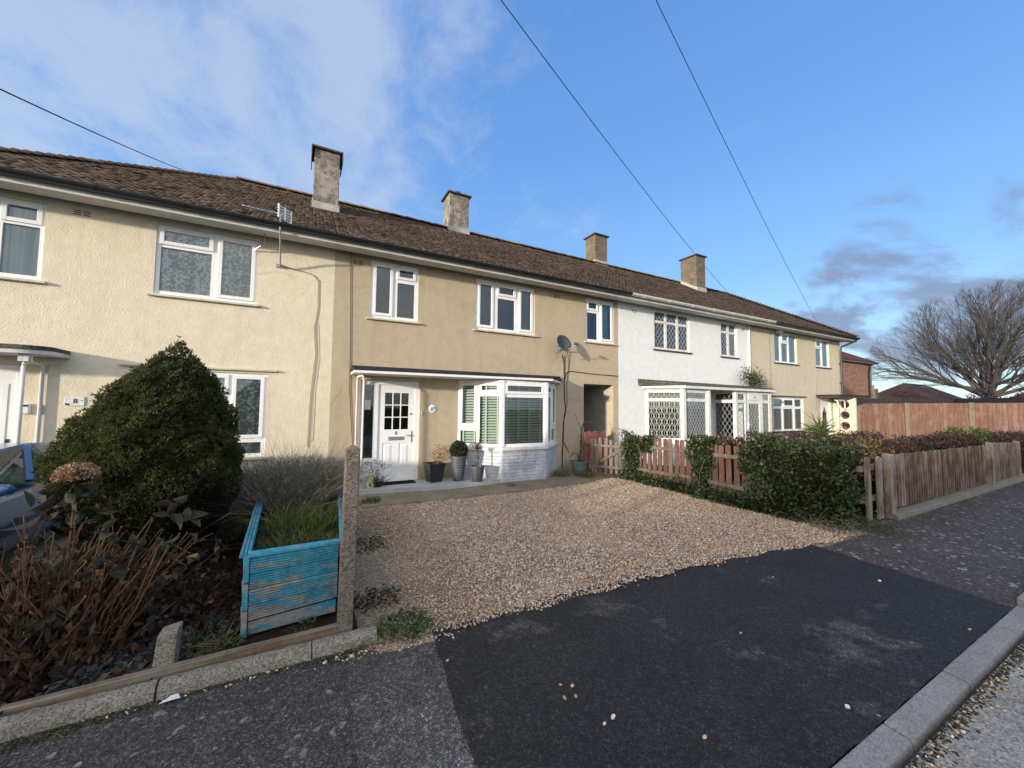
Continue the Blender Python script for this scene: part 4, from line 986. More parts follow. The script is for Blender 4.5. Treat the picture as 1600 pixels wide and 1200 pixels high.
m = MB(); m.hexa([(-.30,-5.08,.612),(.31,-5.075,.622),(.31,-5.03,.632),(-.30,-5.03,.632)], [(-.30,-5.08,.626),(.31,-5.075,.640),(.31,-5.03,.65),(-.30,-5.03,.646)]); m.build('top_rail', M['blue'], pl)
for z0, z1 in ((.06,.24),(.25,.43),(.44,.625)):
    m = MB(); m.box(-.325, -.289, -5.085, -5.045, z0, z1); m.build('corner_batten', M['blue'], pl, bevel=.004)
for i in range(3):
    m = MB(); z = .08+i*.185; m.hexa([(-.325,-5.04,z),(-.30,-5.04,z),(-.36,-2.9,z-.02),(-.385,-2.9,z-.02)], [(-.335,-5.04,z+.178),(-.31,-5.04,z+.178),(-.37,-2.9,z+.158),(-.395,-2.9,z+.158)]); m.build('side_board', M['blue'], pl, bevel=.004)
m = MB()
for j in range(3): m.hexa([(-.350+j*.022,-5.06,.632),(-.335+j*.022,-5.06,.632),(-.395+j*.022,-2.9,.657),(-.41+j*.022,-2.9,.657)], [(-.349+j*.022,-5.06,.641),(-.336+j*.022,-5.06,.641),(-.396+j*.022,-2.9,.666),(-.409+j*.022,-2.9,.666)])
m.hexa([(-.355,-5.06,.615),(-.285,-5.06,.615),(-.345,-2.9,.64),(-.415,-2.9,.64)], [(-.355,-5.06,.631),(-.285,-5.06,.631),(-.345,-2.9,.656),(-.415,-2.9,.656)]); m.build('capping_board', M['blue'], pl)
for i in range(3):
    m = MB(); z = .10+i*.18; m.hexa([(.31,-5.04,z),(.335,-5.04,z),(.46,-3.1,z),(.435,-3.1,z)], [(.31,-5.04,z+.173),(.335,-5.04,z+.173),(.46,-3.1,z+.173),(.435,-3.1,z+.173)]); m.build('side_board', M['blue'], pl, bevel=.004)
m = MB(); m.hexa([(-.31,-5.02,.3),(.31,-5.02,.3),(.43,-3.0,.3),(-.36,-3.0,.3)], [(-.31,-5.02,.50),(.31,-5.02,.50),(.43,-3.0,.52),(-.36,-3.0,.52)]); m.build('soil', M['soil'], pl)

# ------------------------------------------------------------------ plants
LEAF = {}
LEAF['spruce'] = m_tint('spruce_needles', [(0,(.034,.042,.014)),(.5,(.080,.090,.028)),(.85,(.125,.130,.042)),(1,(.16,.155,.055))], .7, .2, .25)
LEAF['hyd'] = m_tint('wilting_leaves', [(0,(.030,.020,.018)),(.35,(.040,.034,.022)),(.6,(.042,.055,.026)),(.85,(.075,.045,.030)),(1,(.16,.10,.05))], .65, .25, .12)
LEAF['stem'] = m_tint('woody_stems', [(0,(.065,.033,.019)),(.5,(.145,.075,.040)),(1,(.25,.14,.078))], .75, .2)
LEAF['lav'] = m_tint('lavender_sprigs', [(0,(.10,.095,.075)),(.5,(.21,.195,.155)),(.8,(.31,.27,.20)),(1,(.42,.35,.25))], .9, .1)
LEAF['grass'] = m_tint('grass_blades', [(0,(.045,.07,.015)),(.5,(.085,.13,.025)),(.85,(.14,.17,.04)),(1,(.26,.22,.09))], .6, .25, .15)
LEAF['ivy'] = m_tint('ivy_leaves', [(0,(.018,.032,.012)),(.5,(.038,.062,.022)),(.8,(.068,.095,.034)),(.97,(.12,.13,.055)),(1,(.24,.17,.07))], .52, .3)
LEAF['hedge'] = m_tint('dark_hedge_leaves', [(0,(.026,.018,.022)),(.5,(.050,.034,.038)),(.85,(.08,.054,.050)),(1,(.12,.08,.055))], .7, .2)
LEAF['red'] = m_tint('russet_leaves', [(0,(.04,.024,.022)),(.6,(.075,.042,.034)),(1,(.13,.08,.055))], .7, .2)
LEAF['gold'] = m_tint('yellowing_leaves', [(0,(.09,.07,.035)),(.5,(.20,.15,.07)),(.8,(.24,.13,.06)),(1,(.33,.27,.15))], .7, .2, .2)
LEAF['dry'] = m_tint('dry_brown_leaves', [(0,(.022,.015,.012)),(.55,(.05,.031,.021)),(.9,(.10,.06,.035)),(1,(.19,.11,.06))], .85, .15)
LEAF['slate'] = m_tint('slate_chips', [(0,(.035,.038,.036)),(.6,(.075,.082,.076)),(1,(.14,.145,.13))], .7, .3)
LEAF['floret'] = m_tint('dry_florets', [(0,(.18,.095,.05)),(.5,(.40,.24,.14)),(1,(.60,.42,.28))], .85, .1, .2)
LEAF['green'] = m_tint('bright_green_leaves', [(0,(.035,.065,.015)),(.6,(.075,.12,.03)),(1,(.15,.19,.06))], .6, .25, .15)
M['bark'] = m_wood('grey_bark', (.085,.07,.055), (.05,.042,.034), .5)

def disc(n, c, r, rng):
    a = rng.uniform(0, 2*PI, n); q = np.sqrt(rng.random(n))*r; return np.stack([c[0]+q*np.cos(a), c[1]+q*np.sin(a), np.full(n, c[2])], 1)

# clipped conifer: needle sprays over a lumpy skewed cone
def conifer():
    rng = np.random.default_rng(21); cx, cy = -1.23, -3.42
    top = empty('conifer', (cx,cy,.04), 'dense dark green conifer clipped to a leaning cone', 'conifer')
    zs = np.array([.30,.55,.85,1.10,1.42,1.74,2.0,2.18,2.32]); rs = np.array([.42,.52,.66,.70,.62,.47,.29,.13,.012]); ox = np.array([0,0,0,-.01,.0,.03,.08,.11,.12])
    def surf(z, a):
        r = np.interp(z, zs, rs); l = 1 + .055*np.sin(3*a+z*4)+.05*np.sin(5*a-z*7+1)+.04*np.sin(9*a+z*13)+.035*np.sin(14*a-z*22)+.045*np.sin(z*17+2.5*np.sin(2*a))
        off = np.interp(z, zs, ox); return np.stack([off+r*l*np.cos(a), r*l*np.sin(a)*.97, z], -1)
    n = 25000
    z = .30 + 2.02*(1-rng.random(n)**.75); a = rng.uniform(0, 2*PI, n)
    keep = rng.random(n) < np.clip(np.interp(z, zs, rs)/.95 + .15, 0, 1); z, a = z[keep], a[keep]; n = len(z)
    P = surf(z, a); c = np.stack([np.interp(z, zs, ox)*.8, np.zeros(n), z-.35], 1); D = unit(P - c + rng.normal(0, .12, (n,3))); D[:,2] += .35; D = unit(D)
    lump = np.sin(9*a+z*13)*.5 + np.sin(5*a-z*7+1)*.5
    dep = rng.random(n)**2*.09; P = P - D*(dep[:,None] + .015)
    stray = rng.random(n) < .02; dep[stray] = -.05*rng.random(stray.sum()); P[stray] += D[stray]*(.05*rng.random((stray.sum(),1))+.01)
    brown = (rng.random(n) < np.clip((1.0-z)*2.0 + .25*np.sin(4*a+z*6)*(z < 1.15), 0, .9))
    VP = []; VD = []; TT = []
    for k in range(6):
        d = unit(D + rng.normal(0, .62, (n,3))); VP.append(P + rng.normal(0, .006, (n,3))); VD.append(d)
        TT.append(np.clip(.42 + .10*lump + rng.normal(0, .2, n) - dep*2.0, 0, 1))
    P6 = np.concatenate(VP); D6 = np.concatenate(VD); T6 = np.concatenate(TT); br = np.tile(brown, 6)
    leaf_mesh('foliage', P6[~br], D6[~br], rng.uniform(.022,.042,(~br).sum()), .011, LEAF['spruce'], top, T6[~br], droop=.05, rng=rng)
    leaf_mesh('dead_foliage', P6[br], D6[br], rng.uniform(.03,.055,br.sum()), .011, LEAF['dry'], top, T6[br]*.35, droop=.05, rng=rng)
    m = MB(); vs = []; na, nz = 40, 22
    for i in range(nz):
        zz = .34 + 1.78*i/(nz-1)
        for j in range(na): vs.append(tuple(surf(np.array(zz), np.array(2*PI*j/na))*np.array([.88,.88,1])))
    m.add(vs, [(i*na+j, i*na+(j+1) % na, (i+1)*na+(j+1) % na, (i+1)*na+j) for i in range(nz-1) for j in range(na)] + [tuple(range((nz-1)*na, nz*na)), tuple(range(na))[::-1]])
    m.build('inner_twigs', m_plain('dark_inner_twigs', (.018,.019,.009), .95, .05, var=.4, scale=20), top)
    m = MB(); m.tube([(0,0,-.05),(.02,0,.6)], [.09,.07], 8)
    for i in range(26):
        an = random.uniform(0, 2*PI); m.tube([(0,0,random.uniform(.1,.4)), (.45*math.cos(an),.45*math.sin(an),random.uniform(.2,.45)), (.8*math.cos(an),.8*math.sin(an),random.uniform(.25,.7))], [.018,.01,.004], 4)
    m.build('trunk', M['bark'], top)
conifer()

# dried hydrangea in front of it
def hydrangea():
    rng = np.random.default_rng(33); base = (-1.36,-4.78,.04)
    top = empty('hydrangea', base, 'leggy hydrangea with bare brown stems and one dried flower head', 'hydrangea')
    P = []; m = MB(); tips = []; mids = []
    for i in range(400):
        an = rng.uniform(0, 2*PI); r0 = rng.uniform(0,.30); b0 = Vector((r0*math.cos(an)*1.2, r0*math.sin(an)*.8, 0))
        lean = Vector((rng.normal(.13,.40), rng.normal(-.02,.25), 1)).normalized()
        if lean.z < .45: lean.z = .45; lean.normalize()
        L = rng.uniform(.22,.86)*(1.05 if rng.random() < .8 else .8); 
        p1 = b0 + lean*L*.5 + Vector(rng.normal(0,.02,3)); p2 = b0 + lean*L + Vector((rng.normal(.03,.04), rng.normal(0,.04), rng.normal(.02,.02)))
        n0 = len(m.v); m.tube([b0, p1, p2], [.0068,.0055,.0032], 5)
        for s in (.35,.6,.85,1.0):
            q = b0.lerp(p1, s*2) if s < .5 else p1.lerp(p2, s*2-1)
            m.ball(q, .0072, 5, (1,1,1.25))
        tips.append(p2); mids.append(p1); P += [rng.random()]*(len(m.v)-n0)
    for hx, hy, hz in ((.05,.0,1.16),(-.55,.1,.98),(-.28,.25,.9),(-.62,-.1,.75)):
        n0 = len(m.v); m.tube([(hx*.3,hy*.3,0),(hx*.7,hy*.6,hz*.5),(hx,hy,hz)], [.010,.008,.006], 6); P += [.5]*(len(m.v)-n0)
    me = m.build('stems', LEAF['stem'], top, smooth=True)
    a = me.data.attributes.new('tint','FLOAT','POINT'); a.data.foreach_set('value', np.array(P, np.float32))
    # big drooping leaves
    lp = [tips[int(rng.integers(len(tips)))] if rng.random() < .5 else mids[int(rng.integers(len(mids)))] for _ in range(420)]
    extra = [(-.62,.1,1.0),(-.55,.05,.95),(-.5,.12,1.02),(-.68,.0,.85),(-.6,-.05,.78),(-.66,.1,.92),(.0,.02,1.02),(.10,-.02,1.05),(.13,.0,1.02),(-.04,.0,1.06),(-.1,.04,.98),(.06,.05,.9),(-.12,.05,1.12),(.55,.3,.85),(.5,.35,.8),(.52,.28,.78),(-.3,-.1,.6),(-.35,-.05,.5),(.1,-.15,.55),(-.2,-.15,.62)]
    LP = np.array([tuple(p) for p in lp] + [tuple(np.array(q)+rng.normal(0,.05,3)) for q in extra*4]); n = len(LP)
    D = np.stack([rng.normal(0,.7,n), rng.normal(-.2,.7,n), rng.normal(-.45,.35,n)], 1); D[len(lp):,2] = rng.normal(-.2,.5,len(extra)*4)
    D = unit(D); S = unit(np.cross(D, rng.normal(size=(n,3)))); U = np.cross(S, D); L = np.where(np.arange(n) >= len(lp), rng.uniform(.09,.16,n), rng.uniform(.045,.11,n))[:,None]; W = L*rng.uniform(.4,.72,n)[:,None]; cup = rng.uniform(.1,.75,n)[:,None]
    rows = []
    for s, w in ((0,.05),(.18,.62),(.42,1.0),(.68,.82),(.88,.4),(1.0,.03)):
        c = LP + D*L*s - U*L*(.35+.5*cup)*s*s
        rows += [c + S*W*.5*w + U*W*cup*w, c, c - S*W*.5*w + U*W*cup*w]
    V = np.stack(rows, 1).reshape(-1,3); b = np.arange(n)[:,None]*18
    F = np.concatenate([b+[3*i+j,3*i+j+1,3*i+j+4,3*i+j+3] for i in range(5) for j in range(2)])
    np_mesh('leaves', V, F, LEAF['hyd'], top, np.repeat(rng.random(n)*.9, 18), smooth=True)
    # curled dead leaves hanging among the stems and matted at the base
    n = 1500; a = rng.uniform(0, 2*PI, n); q = rng.random(n)**.6*.78; zc = rng.random(n)**1.6*.62; P2 = np.stack([q*np.cos(a)*1.15+.12*zc, q*np.sin(a)*.62, zc+.02], 1)
    leaf_mesh('dead_leaves', P2, np.stack([rng.normal(0,.6,n), rng.normal(0,.6,n), rng.normal(-.5,.5,n)],1), rng.uniform(.03,.085,n), rng.uniform(.02,.05,n), LEAF['dry'], top, rng.random(n), droop=.45, rng=rng)
    # dried mophead
    n = 1100; d = unit(rng.normal(size=(n,3))); d[:,2] = np.abs(d[:,2])*.9-.25; d = unit(d); Pn = np.array([.05,.0,1.19]) + d*np.array([.105,.105,.078])*rng.uniform(.82,1.0,(n,1))
    leaf_mesh('flower_head', Pn, unit(d + rng.normal(0,.8,(n,3))), rng.uniform(.013,.022,n), rng.uniform(.010,.016,n), LEAF['floret'], top, rng.random(n), droop=.4, rng=rng)
    m = MB(); m.ball((.05,0,1.18), .078, 10, (1,1,.66)); m.build('flower_core', LEAF['dry'], top)
hydrangea()

# leaf litter and slate chips on the bed
rng = np.random.default_rng(4)
n = 1700; x = rng.uniform(-2.1,-.3,n); y = rng.uniform(-5.33,-3.4,n); P = np.stack([x,y,.052+rng.random(n)*.03],1); D = np.stack([rng.normal(0,1,n),rng.normal(0,1,n),rng.normal(.1,.3,n)],1)
struct(leaf_mesh('leaf_litter', P, D, rng.uniform(.04,.10,n), rng.uniform(.025,.055,n), LEAF['dry'], tint=rng.random(n), droop=-.15, rng=rng), 'brown fallen leaves on the bed under the hydrangea', 'stuff')
n = 900; x = rng.uniform(-1.25,-.3,n); y = rng.uniform(-5.28,-4.6,n); P = np.stack([x,y,.05+rng.random(n)*.022],1)
struct(stones('slate_chips', P, rng.uniform(.03,.075,n), LEAF['slate'], seed=6, flat=.28), 'grey slate chips on the bed behind the edging', 'stuff')
n = 1500; P = np.stack([rng.uniform(-.95,-.4,n), rng.uniform(-4.6,-2.9,n), np.full(n,.05)],1); D = np.stack([rng.normal(0,.7,n), rng.normal(0,.7,n), rng.uniform(.3,1,n)],1)
struct(blade_mesh('undergrowth', P, D, rng.uniform(.06,.22,n), .005, LEAF['dry'], bend=.5, tint=rng.random(n)*.7, rng=rng), 'dead brown stalks and undergrowth between conifer and planter', 'stuff')

def tuft(name, loc, n, L, spread, mat, label, cat, group=None, W=.007, bend=.6, up=1.0, leaves=0, lmat=None):
    rng = np.random.default_rng(int(abs(loc[0]*991+loc[1]*577)) % 9999); P = disc(n, (0,0,0), spread, rng)
    D = np.stack([rng.normal(0,.55,n)+P[:,0]*1.2, rng.normal(0,.55,n)+P[:,1]*1.2, np.full(n,up)],1)
    o = blade_mesh(name, P, D, rng.uniform(.45,1.0,n)*L, W, LEAF[mat], bend=bend, loc=loc, rng=rng)
    tag(o, label, cat, group)
    if leaves:
        P = disc(leaves, (0,0,0), spread*1.1, rng); P[:,2] = rng.random(leaves)*L*.55; D = np.stack([rng.normal(0,1,leaves), rng.normal(0,1,leaves), rng.uniform(0,1,leaves)],1)
        leaf_mesh('leaves', P, D, rng.uniform(.02,.045,leaves), .022, LEAF[lmat or mat], o, rng=rng)
    return o
tuft('grass_clump', (.0,-4.62,.49), 800, .17, .30, 'grass', 'green grass growing in the front of the blue planter', 'grass', bend=.5)
tuft('grass_clump', (.05,-3.95,.50), 900, .30, .36, 'grass', 'paler grass in the middle of the planter before the lavender', 'grass', bend=.5)
tuft('bulb_leaves', (-.40,-5.14,.04), 46, .22, .05, 'grass', 'strappy green bulb leaves against the left corner of the planter', 'plant', 'bulb leaves in the bed', W=.014, bend=.8)
tuft('bulb_leaves', (-.57,-5.02,.04), 34, .20, .05, 'grass', 'strappy green bulb leaves just right of the broken stump', 'plant', 'bulb leaves in the bed', W=.014, bend=.7)
tuft('weed', (.08,-5.17,.06), 26, .13, .08, 'green', 'small weed growing under the planter front', 'weed', leaves=26)
tuft('weed', (.76,-5.36,.0), 90, .08, .19, 'green', 'low green weed patch spreading at the gravel corner by the post', 'weed', leaves=420, lmat='green')
tuft('weed', (.62,-4.85,.0), 60, .10, .20, 'dry', 'dark withered weed beside the planter at the gravel edge', 'weed', leaves=240, lmat='hyd')
tuft('weed', (.72,-3.4,.0), 60, .09, .26, 'dry', 'dark creeping weed on the gravel edge below the lavender', 'weed', leaves=260, lmat='ivy')
tuft('weed', (.40,-5.49,.01), 30, .07, .05, 'grass', 'thin grass weed at the foot of the edging end', 'weed')
tuft('weed', (1.12,-1.25,.03), 60, .10, .16, 'green', 'green weed on the old path left of the step', 'weed', leaves=200)
tuft('weed', (3.95,-1.12,.03), 70, .16, .12, 'grass', 'grassy weed at the foot of the painted bay wall', 'weed')
tuft('weed', (5.62,-.62,.03), 160, .26, .22, 'grass', 'lush green weed right of the bay below the cables', 'weed', leaves=160, lmat='green')
tuft('weed', (6.12,-.92,.03), 150, .24, .24, 'grass', 'lush green weed in front of the grey pot', 'weed', leaves=200, lmat='green')
tuft('weed', (-1.02,-5.47,.0), 26, .06, .09, 'grass', 'pale moss and grass on the front of the hydrangea edging stone', 'weed')

# lavender behind the planter
def lavender(loc, rad, h, n, label):
    rng = np.random.default_rng(int(n+abs(loc[0])*100)); top = empty('lavender', loc, label, 'lavender', 'lavender bushes')
    P = disc(n, (0,0,0), rad*.6, rng); D = np.stack([P[:,0]*1.6+rng.normal(0,.46,n), P[:,1]*1.6+rng.normal(0,.46,n), np.full(n,1.)],1)
    blade_mesh('sprigs', P, D, rng.uniform(.35,1.08,n)*h*(1+.15*np.sin(P[:,0]*11)*np.sin(P[:,1]*9+1)), rng.uniform(.004,.009,n), LEAF['lav'], top, bend=.35, rng=rng)
    m = n*3; s = rng.integers(0, n, m); hh = rng.uniform(.25,.75,m)*h; LP = P[s] + unit(D[s])*hh[:,None]
    leaf_mesh('leaves', LP, unit(D[s] + rng.normal(0,.5,(m,3))), rng.uniform(.03,.055,m), .006, LEAF['lav'], top, rng.random(m)*.75, rng=rng)
    k = 130; P = disc(k, (0,0,0), rad*.6, rng); D = np.stack([P[:,0]+rng.normal(0,.3,k), P[:,1]+rng.normal(0,.3,k), np.full(k,1.)],1)
    blade_mesh('flower_stalks', P, D, rng.uniform(.95,1.35,k)*h, .0055, LEAF['lav'], top, bend=.12, rng=rng)
lavender((-.04,-2.95,.42), .66, .84, 4600, 'large grey lavender bush spilling over the back of the blue planter')
lavender((-.66,-2.35,.05), .5, .85, 1800, 'smaller grey lavender between the conifer and the planter')
# ------------------------------------------------------------------ door step things
M['pot_black'] = m_plain('gloss_black_pot', (.010,.011,.014), .3, .5); M['pot_grey'] = m_plain('slate_grey_pot', (.075,.08,.09), .5, .4, var=.2); M['pot_green'] = m_plain('grey_green_pot', (.13,.175,.165), .6, .3, var=.2)
def pot(name, loc, prof, mat, label, square=False, rings=0, rmul=1):
    t = empty(name, loc, label, 'plant pot', 'plant pots by the door')
    m = MB(); N = 4 if square else 28; pts = []
    zt = prof[-1][1]
    if rings:
        n = rings*4
        for i in range(n+1):
            z = zt*i/n; r = np.interp(z, [p[1] for p in prof], [p[0] for p in prof]); pts.append((r*(1 + (.03 if i % 4 in (1,2) else -.012)), z))
    else: pts = list(prof)
    rt = pts[-1][0]; pts += [(rt+.012, zt), (rt+.012, zt+.03), (rt-.012, zt+.03), (rt-.02, zt-.03)]
    if square:
        vs = [(sx*r, sy*r, z) for r, z in pts for sx, sy in ((-1,-1),(1,-1),(1,1),(-1,1))]; L = len(pts)
        m.add(vs, [(i*4+k, i*4+(k+1) % 4, (i+1)*4+(k+1) % 4, (i+1)*4+k) for i in range(L-1) for k in range(4)] + [(3,2,1,0)])
        o = m.build('pot', mat, t, bevel=.004)
    else:
        m.lathe(pts, N); o = m.build('pot', mat, t, smooth=True)
    s = MB(); 
    if square: s.box(-rt+.022, rt-.022, -rt+.022, rt-.022, zt-.06, zt-.025)
    else: s.lathe([(rt-.022, zt-.06), (rt-.022, zt-.028), (.01, zt-.02)], N)
    s.build('soil', M['soil'], t); return t, zt
rng = np.random.default_rng(77)
p1, zt = pot('plant_pot', (2.53,-.34,.112), [(.125,0),(.175,.36)], M['pot_black'], 'square black ribbed pot with a dried brown plant', square=True, rings=9); p1.rotation_euler.z = .12
P = disc(26, (0,0,zt), .08, rng); D = np.stack([rng.normal(.55,.5,26), rng.normal(0,.4,26), np.full(26,.75)],1); blade_mesh('stems', P, D, rng.uniform(.18,.46,26), .006, LEAF['stem'], p1, bend=.2, rng=rng)
P = np.repeat(P + unit(D)*rng.uniform(.16,.42,(26,1)), 9, 0) + rng.normal(0,.045,(234,3)); leaf_mesh('leaves', P, rng.normal(size=(234,3)), rng.uniform(.025,.055,234), .03, LEAF['floret'], p1, rng.random(234)*.55, rng=rng)
p2, zt = pot('plant_pot', (3.03,-.46,.112), [(.105,0),(.175,.50)], M['pot_grey'], 'tall round grey ribbed pot with a clipped ball plant', rings=9)
n = 2600; d = unit(rng.normal(size=(n,3))); P = np.array([0,0,zt+.15])+d*np.array([.185,.185,.195])*rng.uniform(.86,1.0,(n,1)); leaf_mesh('topiary_ball', P, d+rng.normal(0,.5,(n,3)), rng.uniform(.02,.04,n), .02, LEAF['ivy'], p2, rng.random(n)*.55, rng=rng)
m = MB(); m.ball((0,0,zt+.15), .165, 12, (1,1,1.05)); m.build('inner_twigs', bpy.data.materials['dark_inner_twigs'], p2)
p3, zt = pot('plant_pot', (3.36,-.72,.112), [(.105,0),(.15,.30)], M['pot_grey'], 'short round grey pot with a red spiky cordyline', rings=7)
m = MB(); m.tube([(0,0,zt-.03),(.01,0,zt+.2),(-.01,0,zt+.40)], [.016,.013,.011], 7); m.build('stem', M['bark'], p3, smooth=True)
n = 34; P = np.tile([-.01,0,zt+.38],(n,1))+rng.normal(0,.008,(n,3)); D = np.stack([rng.normal(0,.42,n), rng.normal(0,.42,n), rng.uniform(.3,1.1,n)],1); blade_mesh('leaves', P, D, rng.uniform(.16,.32,n), .020, LEAF['red'], p3, bend=.25, rng=rng)
n = 24; P = disc(n, (0,0,zt-.02), .11, rng); D = np.stack([rng.normal(.2,.5,n), rng.normal(0,.5,n), np.full(n,.8)],1); blade_mesh('dry_stalks', P, D, rng.uniform(.08,.32,n), .007, LEAF['gold'], p3, bend=.5, rng=rng)
p4, zt = pot('plant_pot', (6.22,-.55,.03), [(.15,0),(.215,.30)], M['pot_green'], 'wide grey green pot with a tall spindly plant by the passage'); p4['group'] = 'plant pots by the door'
m = MB(); path = [(.05,.05,zt-.04),(.09,.04,zt+.35),(.10,.03,zt+.75),(.16,.0,zt+1.02)]; m.tube(path, [.018,.016,.013,.009], 7)
m.tube([(.10,.03,zt+.78),(-.05,.0,zt+1.02),(-.14,-.02,zt+1.22)], [.012,.010,.006], 6); m.tube([(.16,0,zt+1.0),(.33,-.03,zt+1.02),(.45,-.04,zt+.93)], [.010,.009,.006], 6)
m.tube([(-.02,-.05,zt-.04),(-.12,-.08,zt+.22),(-.28,-.1,zt+.24),(-.36,-.1,zt+.14)], [.014,.012,.010,.006], 6); m.build('stems', M['bark'], p4, smooth=True)
pp = []; 
for i in range(90):
    s = i/89; j = min(2, int(s*3)); f = s*3-j; a, b = Vector(path[j]), Vector(path[j+1]); pp.append(tuple(a.lerp(b, f)))
P = np.array(pp); n = len(P); D = np.stack([rng.normal(0,1,n), rng.normal(0,1,n), rng.normal(.2,.4,n)],1); leaf_mesh('leaves', P, D, rng.uniform(.03,.055,n), .03, LEAF['hyd'], p4, rng=rng)
P = disc(50, (0,0,zt-.02), .15, rng); D = np.stack([rng.normal(0,.6,50), rng.normal(0,.6,50), np.full(50,.6)],1); leaf_mesh('low_leaves', P, D, rng.uniform(.04,.08,50), .03, LEAF['ivy'], p4, rng=rng)
# dried plant and statue left of the door
o = tuft('dead_plant', (1.34,-.34,.112), 260, .44, .13, 'dry', 'dead brown bushy plant beside the door step statue', 'plant', W=.006, bend=.5, leaves=160, lmat='dry')
n = 150; P = np.stack([rng.normal(-.02,.12,n), rng.normal(0,.1,n), rng.uniform(.28,.50,n)],1); leaf_mesh('pale_leaves', P, rng.normal(size=(n,3)), rng.uniform(.025,.05,n), .022, LEAF['gold'], o, rng.random(n)*.8+.2, rng=rng)
M['statue'] = m_plain('cream_stone_statue', (.58,.50,.33), .8, .2, var=.45, scale=22, bump=.003)
st = empty('dog_statue', (1.19,-.43,.112), 'small cream statue of a sitting dog on the step end', 'statue', rz=-.5)
bm = bmesh.new()
def skin_chain(name, pts, edges, rad, mat, parent, sub=2):
    me = bpy.data.meshes.new(name); me.from_pydata(pts, edges, []); o = bpy.data.objects.new(name, me); COL.objects.link(o); o.parent = parent; me.materials.append(mat)
    sk = o.modifiers.new('skin', 'SKIN')
    for i, r in enumerate(rad): me.skin_vertices[0].data[i].radius = (r, r) if not isinstance(r, tuple) else r
    me.skin_vertices[0].data[0].use_root = True; sk.use_smooth_shade = True
    s = o.modifiers.new('sub', 'SUBSURF'); s.levels = sub; s.render_levels = sub; return o
bm.free()
skin_chain('body', [(0,0,.07),(.03,0,.13),(.05,0,.18),(.065,0,.235),(.11,0,.235),(.145,0,.222),  (.075,.035,.11),(.085,.037,.055),(.11,.037,.018), (.075,-.035,.11),(.085,-.037,.055),(.11,-.037,.018), (.0,.055,.045),(.05,.06,.02), (.0,-.055,.045),(.05,-.06,.02), (.055,.035,.275),(.055,-.035,.275), (-.06,0,.03),(-.09,.03,.02)],
    [(0,1),(1,2),(2,3),(3,4),(4,5),(2,6),(6,7),(7,8),(2,9),(9,10),(10,11),(0,12),(12,13),(0,14),(14,15),(3,16),(3,17),(0,18),(18,19)],
    [.062,.058,.047,.046,.032,.022, .02,.016,.018, .02,.016,.018, .035,.02, .035,.02, .013,.013, .018,.010], M['statue'], st)
m = MB(); m.lathe([(.10,0),(.105,.012),(.095,.02)], 20, sx=1.1, sy=.8); m.build('plinth', M['statue'], st, smooth=True)
m = MB(); m.box(1.50, 2.15, -.34, -.04, .113, .128); tag(m.build('door_mat', m_plain('black_door_mat', (.015,.015,.016), .98, .05, var=.5, scale=60), bevel=.004), 'black door mat on the step below the white door', 'door mat')

# ------------------------------------------------------------------ picket fence, gates and ivy between the plots
M['picket'] = m_wood('flaking_red_pickets', (.15,.068,.052), (.185,.14,.115), .45, 'z'); M['picket_grey'] = m_wood('bleached_pickets', (.155,.118,.094), (.21,.175,.145), .5, 'z'); M['pink'] = m_wood('salmon_boards', (.30,.12,.09), (.28,.18,.145), .4, 'z')
def picket(m, p, d, w, z0, z1, th=.018, lean=0):
    """one rounded picket at p (x,y) along direction d"""
    d = Vector((d[0],d[1],0)).normalized(); n = Vector((0,0,1)).cross(d); r = w/2; out = [(-r,z0),(r,z0)] + [(r*math.cos(a), z1-r*.7+r*.7*math.sin(a)) for a in (0,.5,1.05,1.57,2.09,2.64,PI)]
    vs = []
    for s in (-th/2, th/2):
        for u, z in out: vs.append(Vector((p[0],p[1],0)) + d*(u+lean*(z-z0)) + n*s + Vector((0,0,z)))
    k = len(out); m.add(vs, [tuple(range(k)), tuple(range(k,2*k))[::-1]] + [((j+1) % k, j, k+j, k+(j+1) % k) for j in range(k)])
pf = empty('picket_fence', (0,0,0), 'flaking red picket fence overgrown with ivy along the gravel', 'picket fence')
A, B = Vector((6.97,-1.42)), Vector((7.05,-5.55)); d = (B-A).normalized(); L = (B-A).length; s = 0; pk = MB(); pk2 = MB()
while s < L:
    p = A + d*s; z1 = 1.05 + .05*math.sin(s*2.2)*.4 + random.uniform(-.02,.02)
    picket(pk if random.random() < .76 else pk2, (p.x, p.y), d, .098, random.uniform(.0,.12), z1, lean=random.uniform(-.02,.02)); s += .142
pk.build('picket_panel', M['picket'], pf); pk2.build('faded_pickets', M['picket_grey'], pf)
for z in (.30, .83):
    for a, c in ((0,.36),(.365,.69),(.695,1)):
        m = MB(); q0 = A + d*L*a; q1 = A + d*L*c; dz = random.uniform(-.03,.03); m.bar((q0.x-.045,q0.y,z+dz), (q1.x-.045,q1.y,z-dz*.5), .045, .07); m.build('rail', M['picket_grey'], pf, bevel=.006)
for y in (-1.42, -3.1, -4.7):
    m = MB(); m.box(7.03, 7.12, y-.045, y+.045, -.1, .98); m.build('post', M['picket_grey'], pf, bevel=.006)
gt = empty('picket_gate', (0,0,0), 'open grey weathered picket gate with a diagonal brace', 'gate')
A, B = Vector((6.42,-.86)), Vector((6.90,-1.46)); d = (B-A).normalized(); n = Vector((-d.y, d.x)); L = (B-A).length; pk = MB()
for i in range(6):
    p = A + d*(L*(i+.35)/6); picket(pk, (p.x,p.y), d, .078, .10, .93 + .05*math.sin(i*1.1), lean=random.uniform(-.02,.02))
pk.build('picket_panel', M['picket_grey'], gt)
off = -n*.035
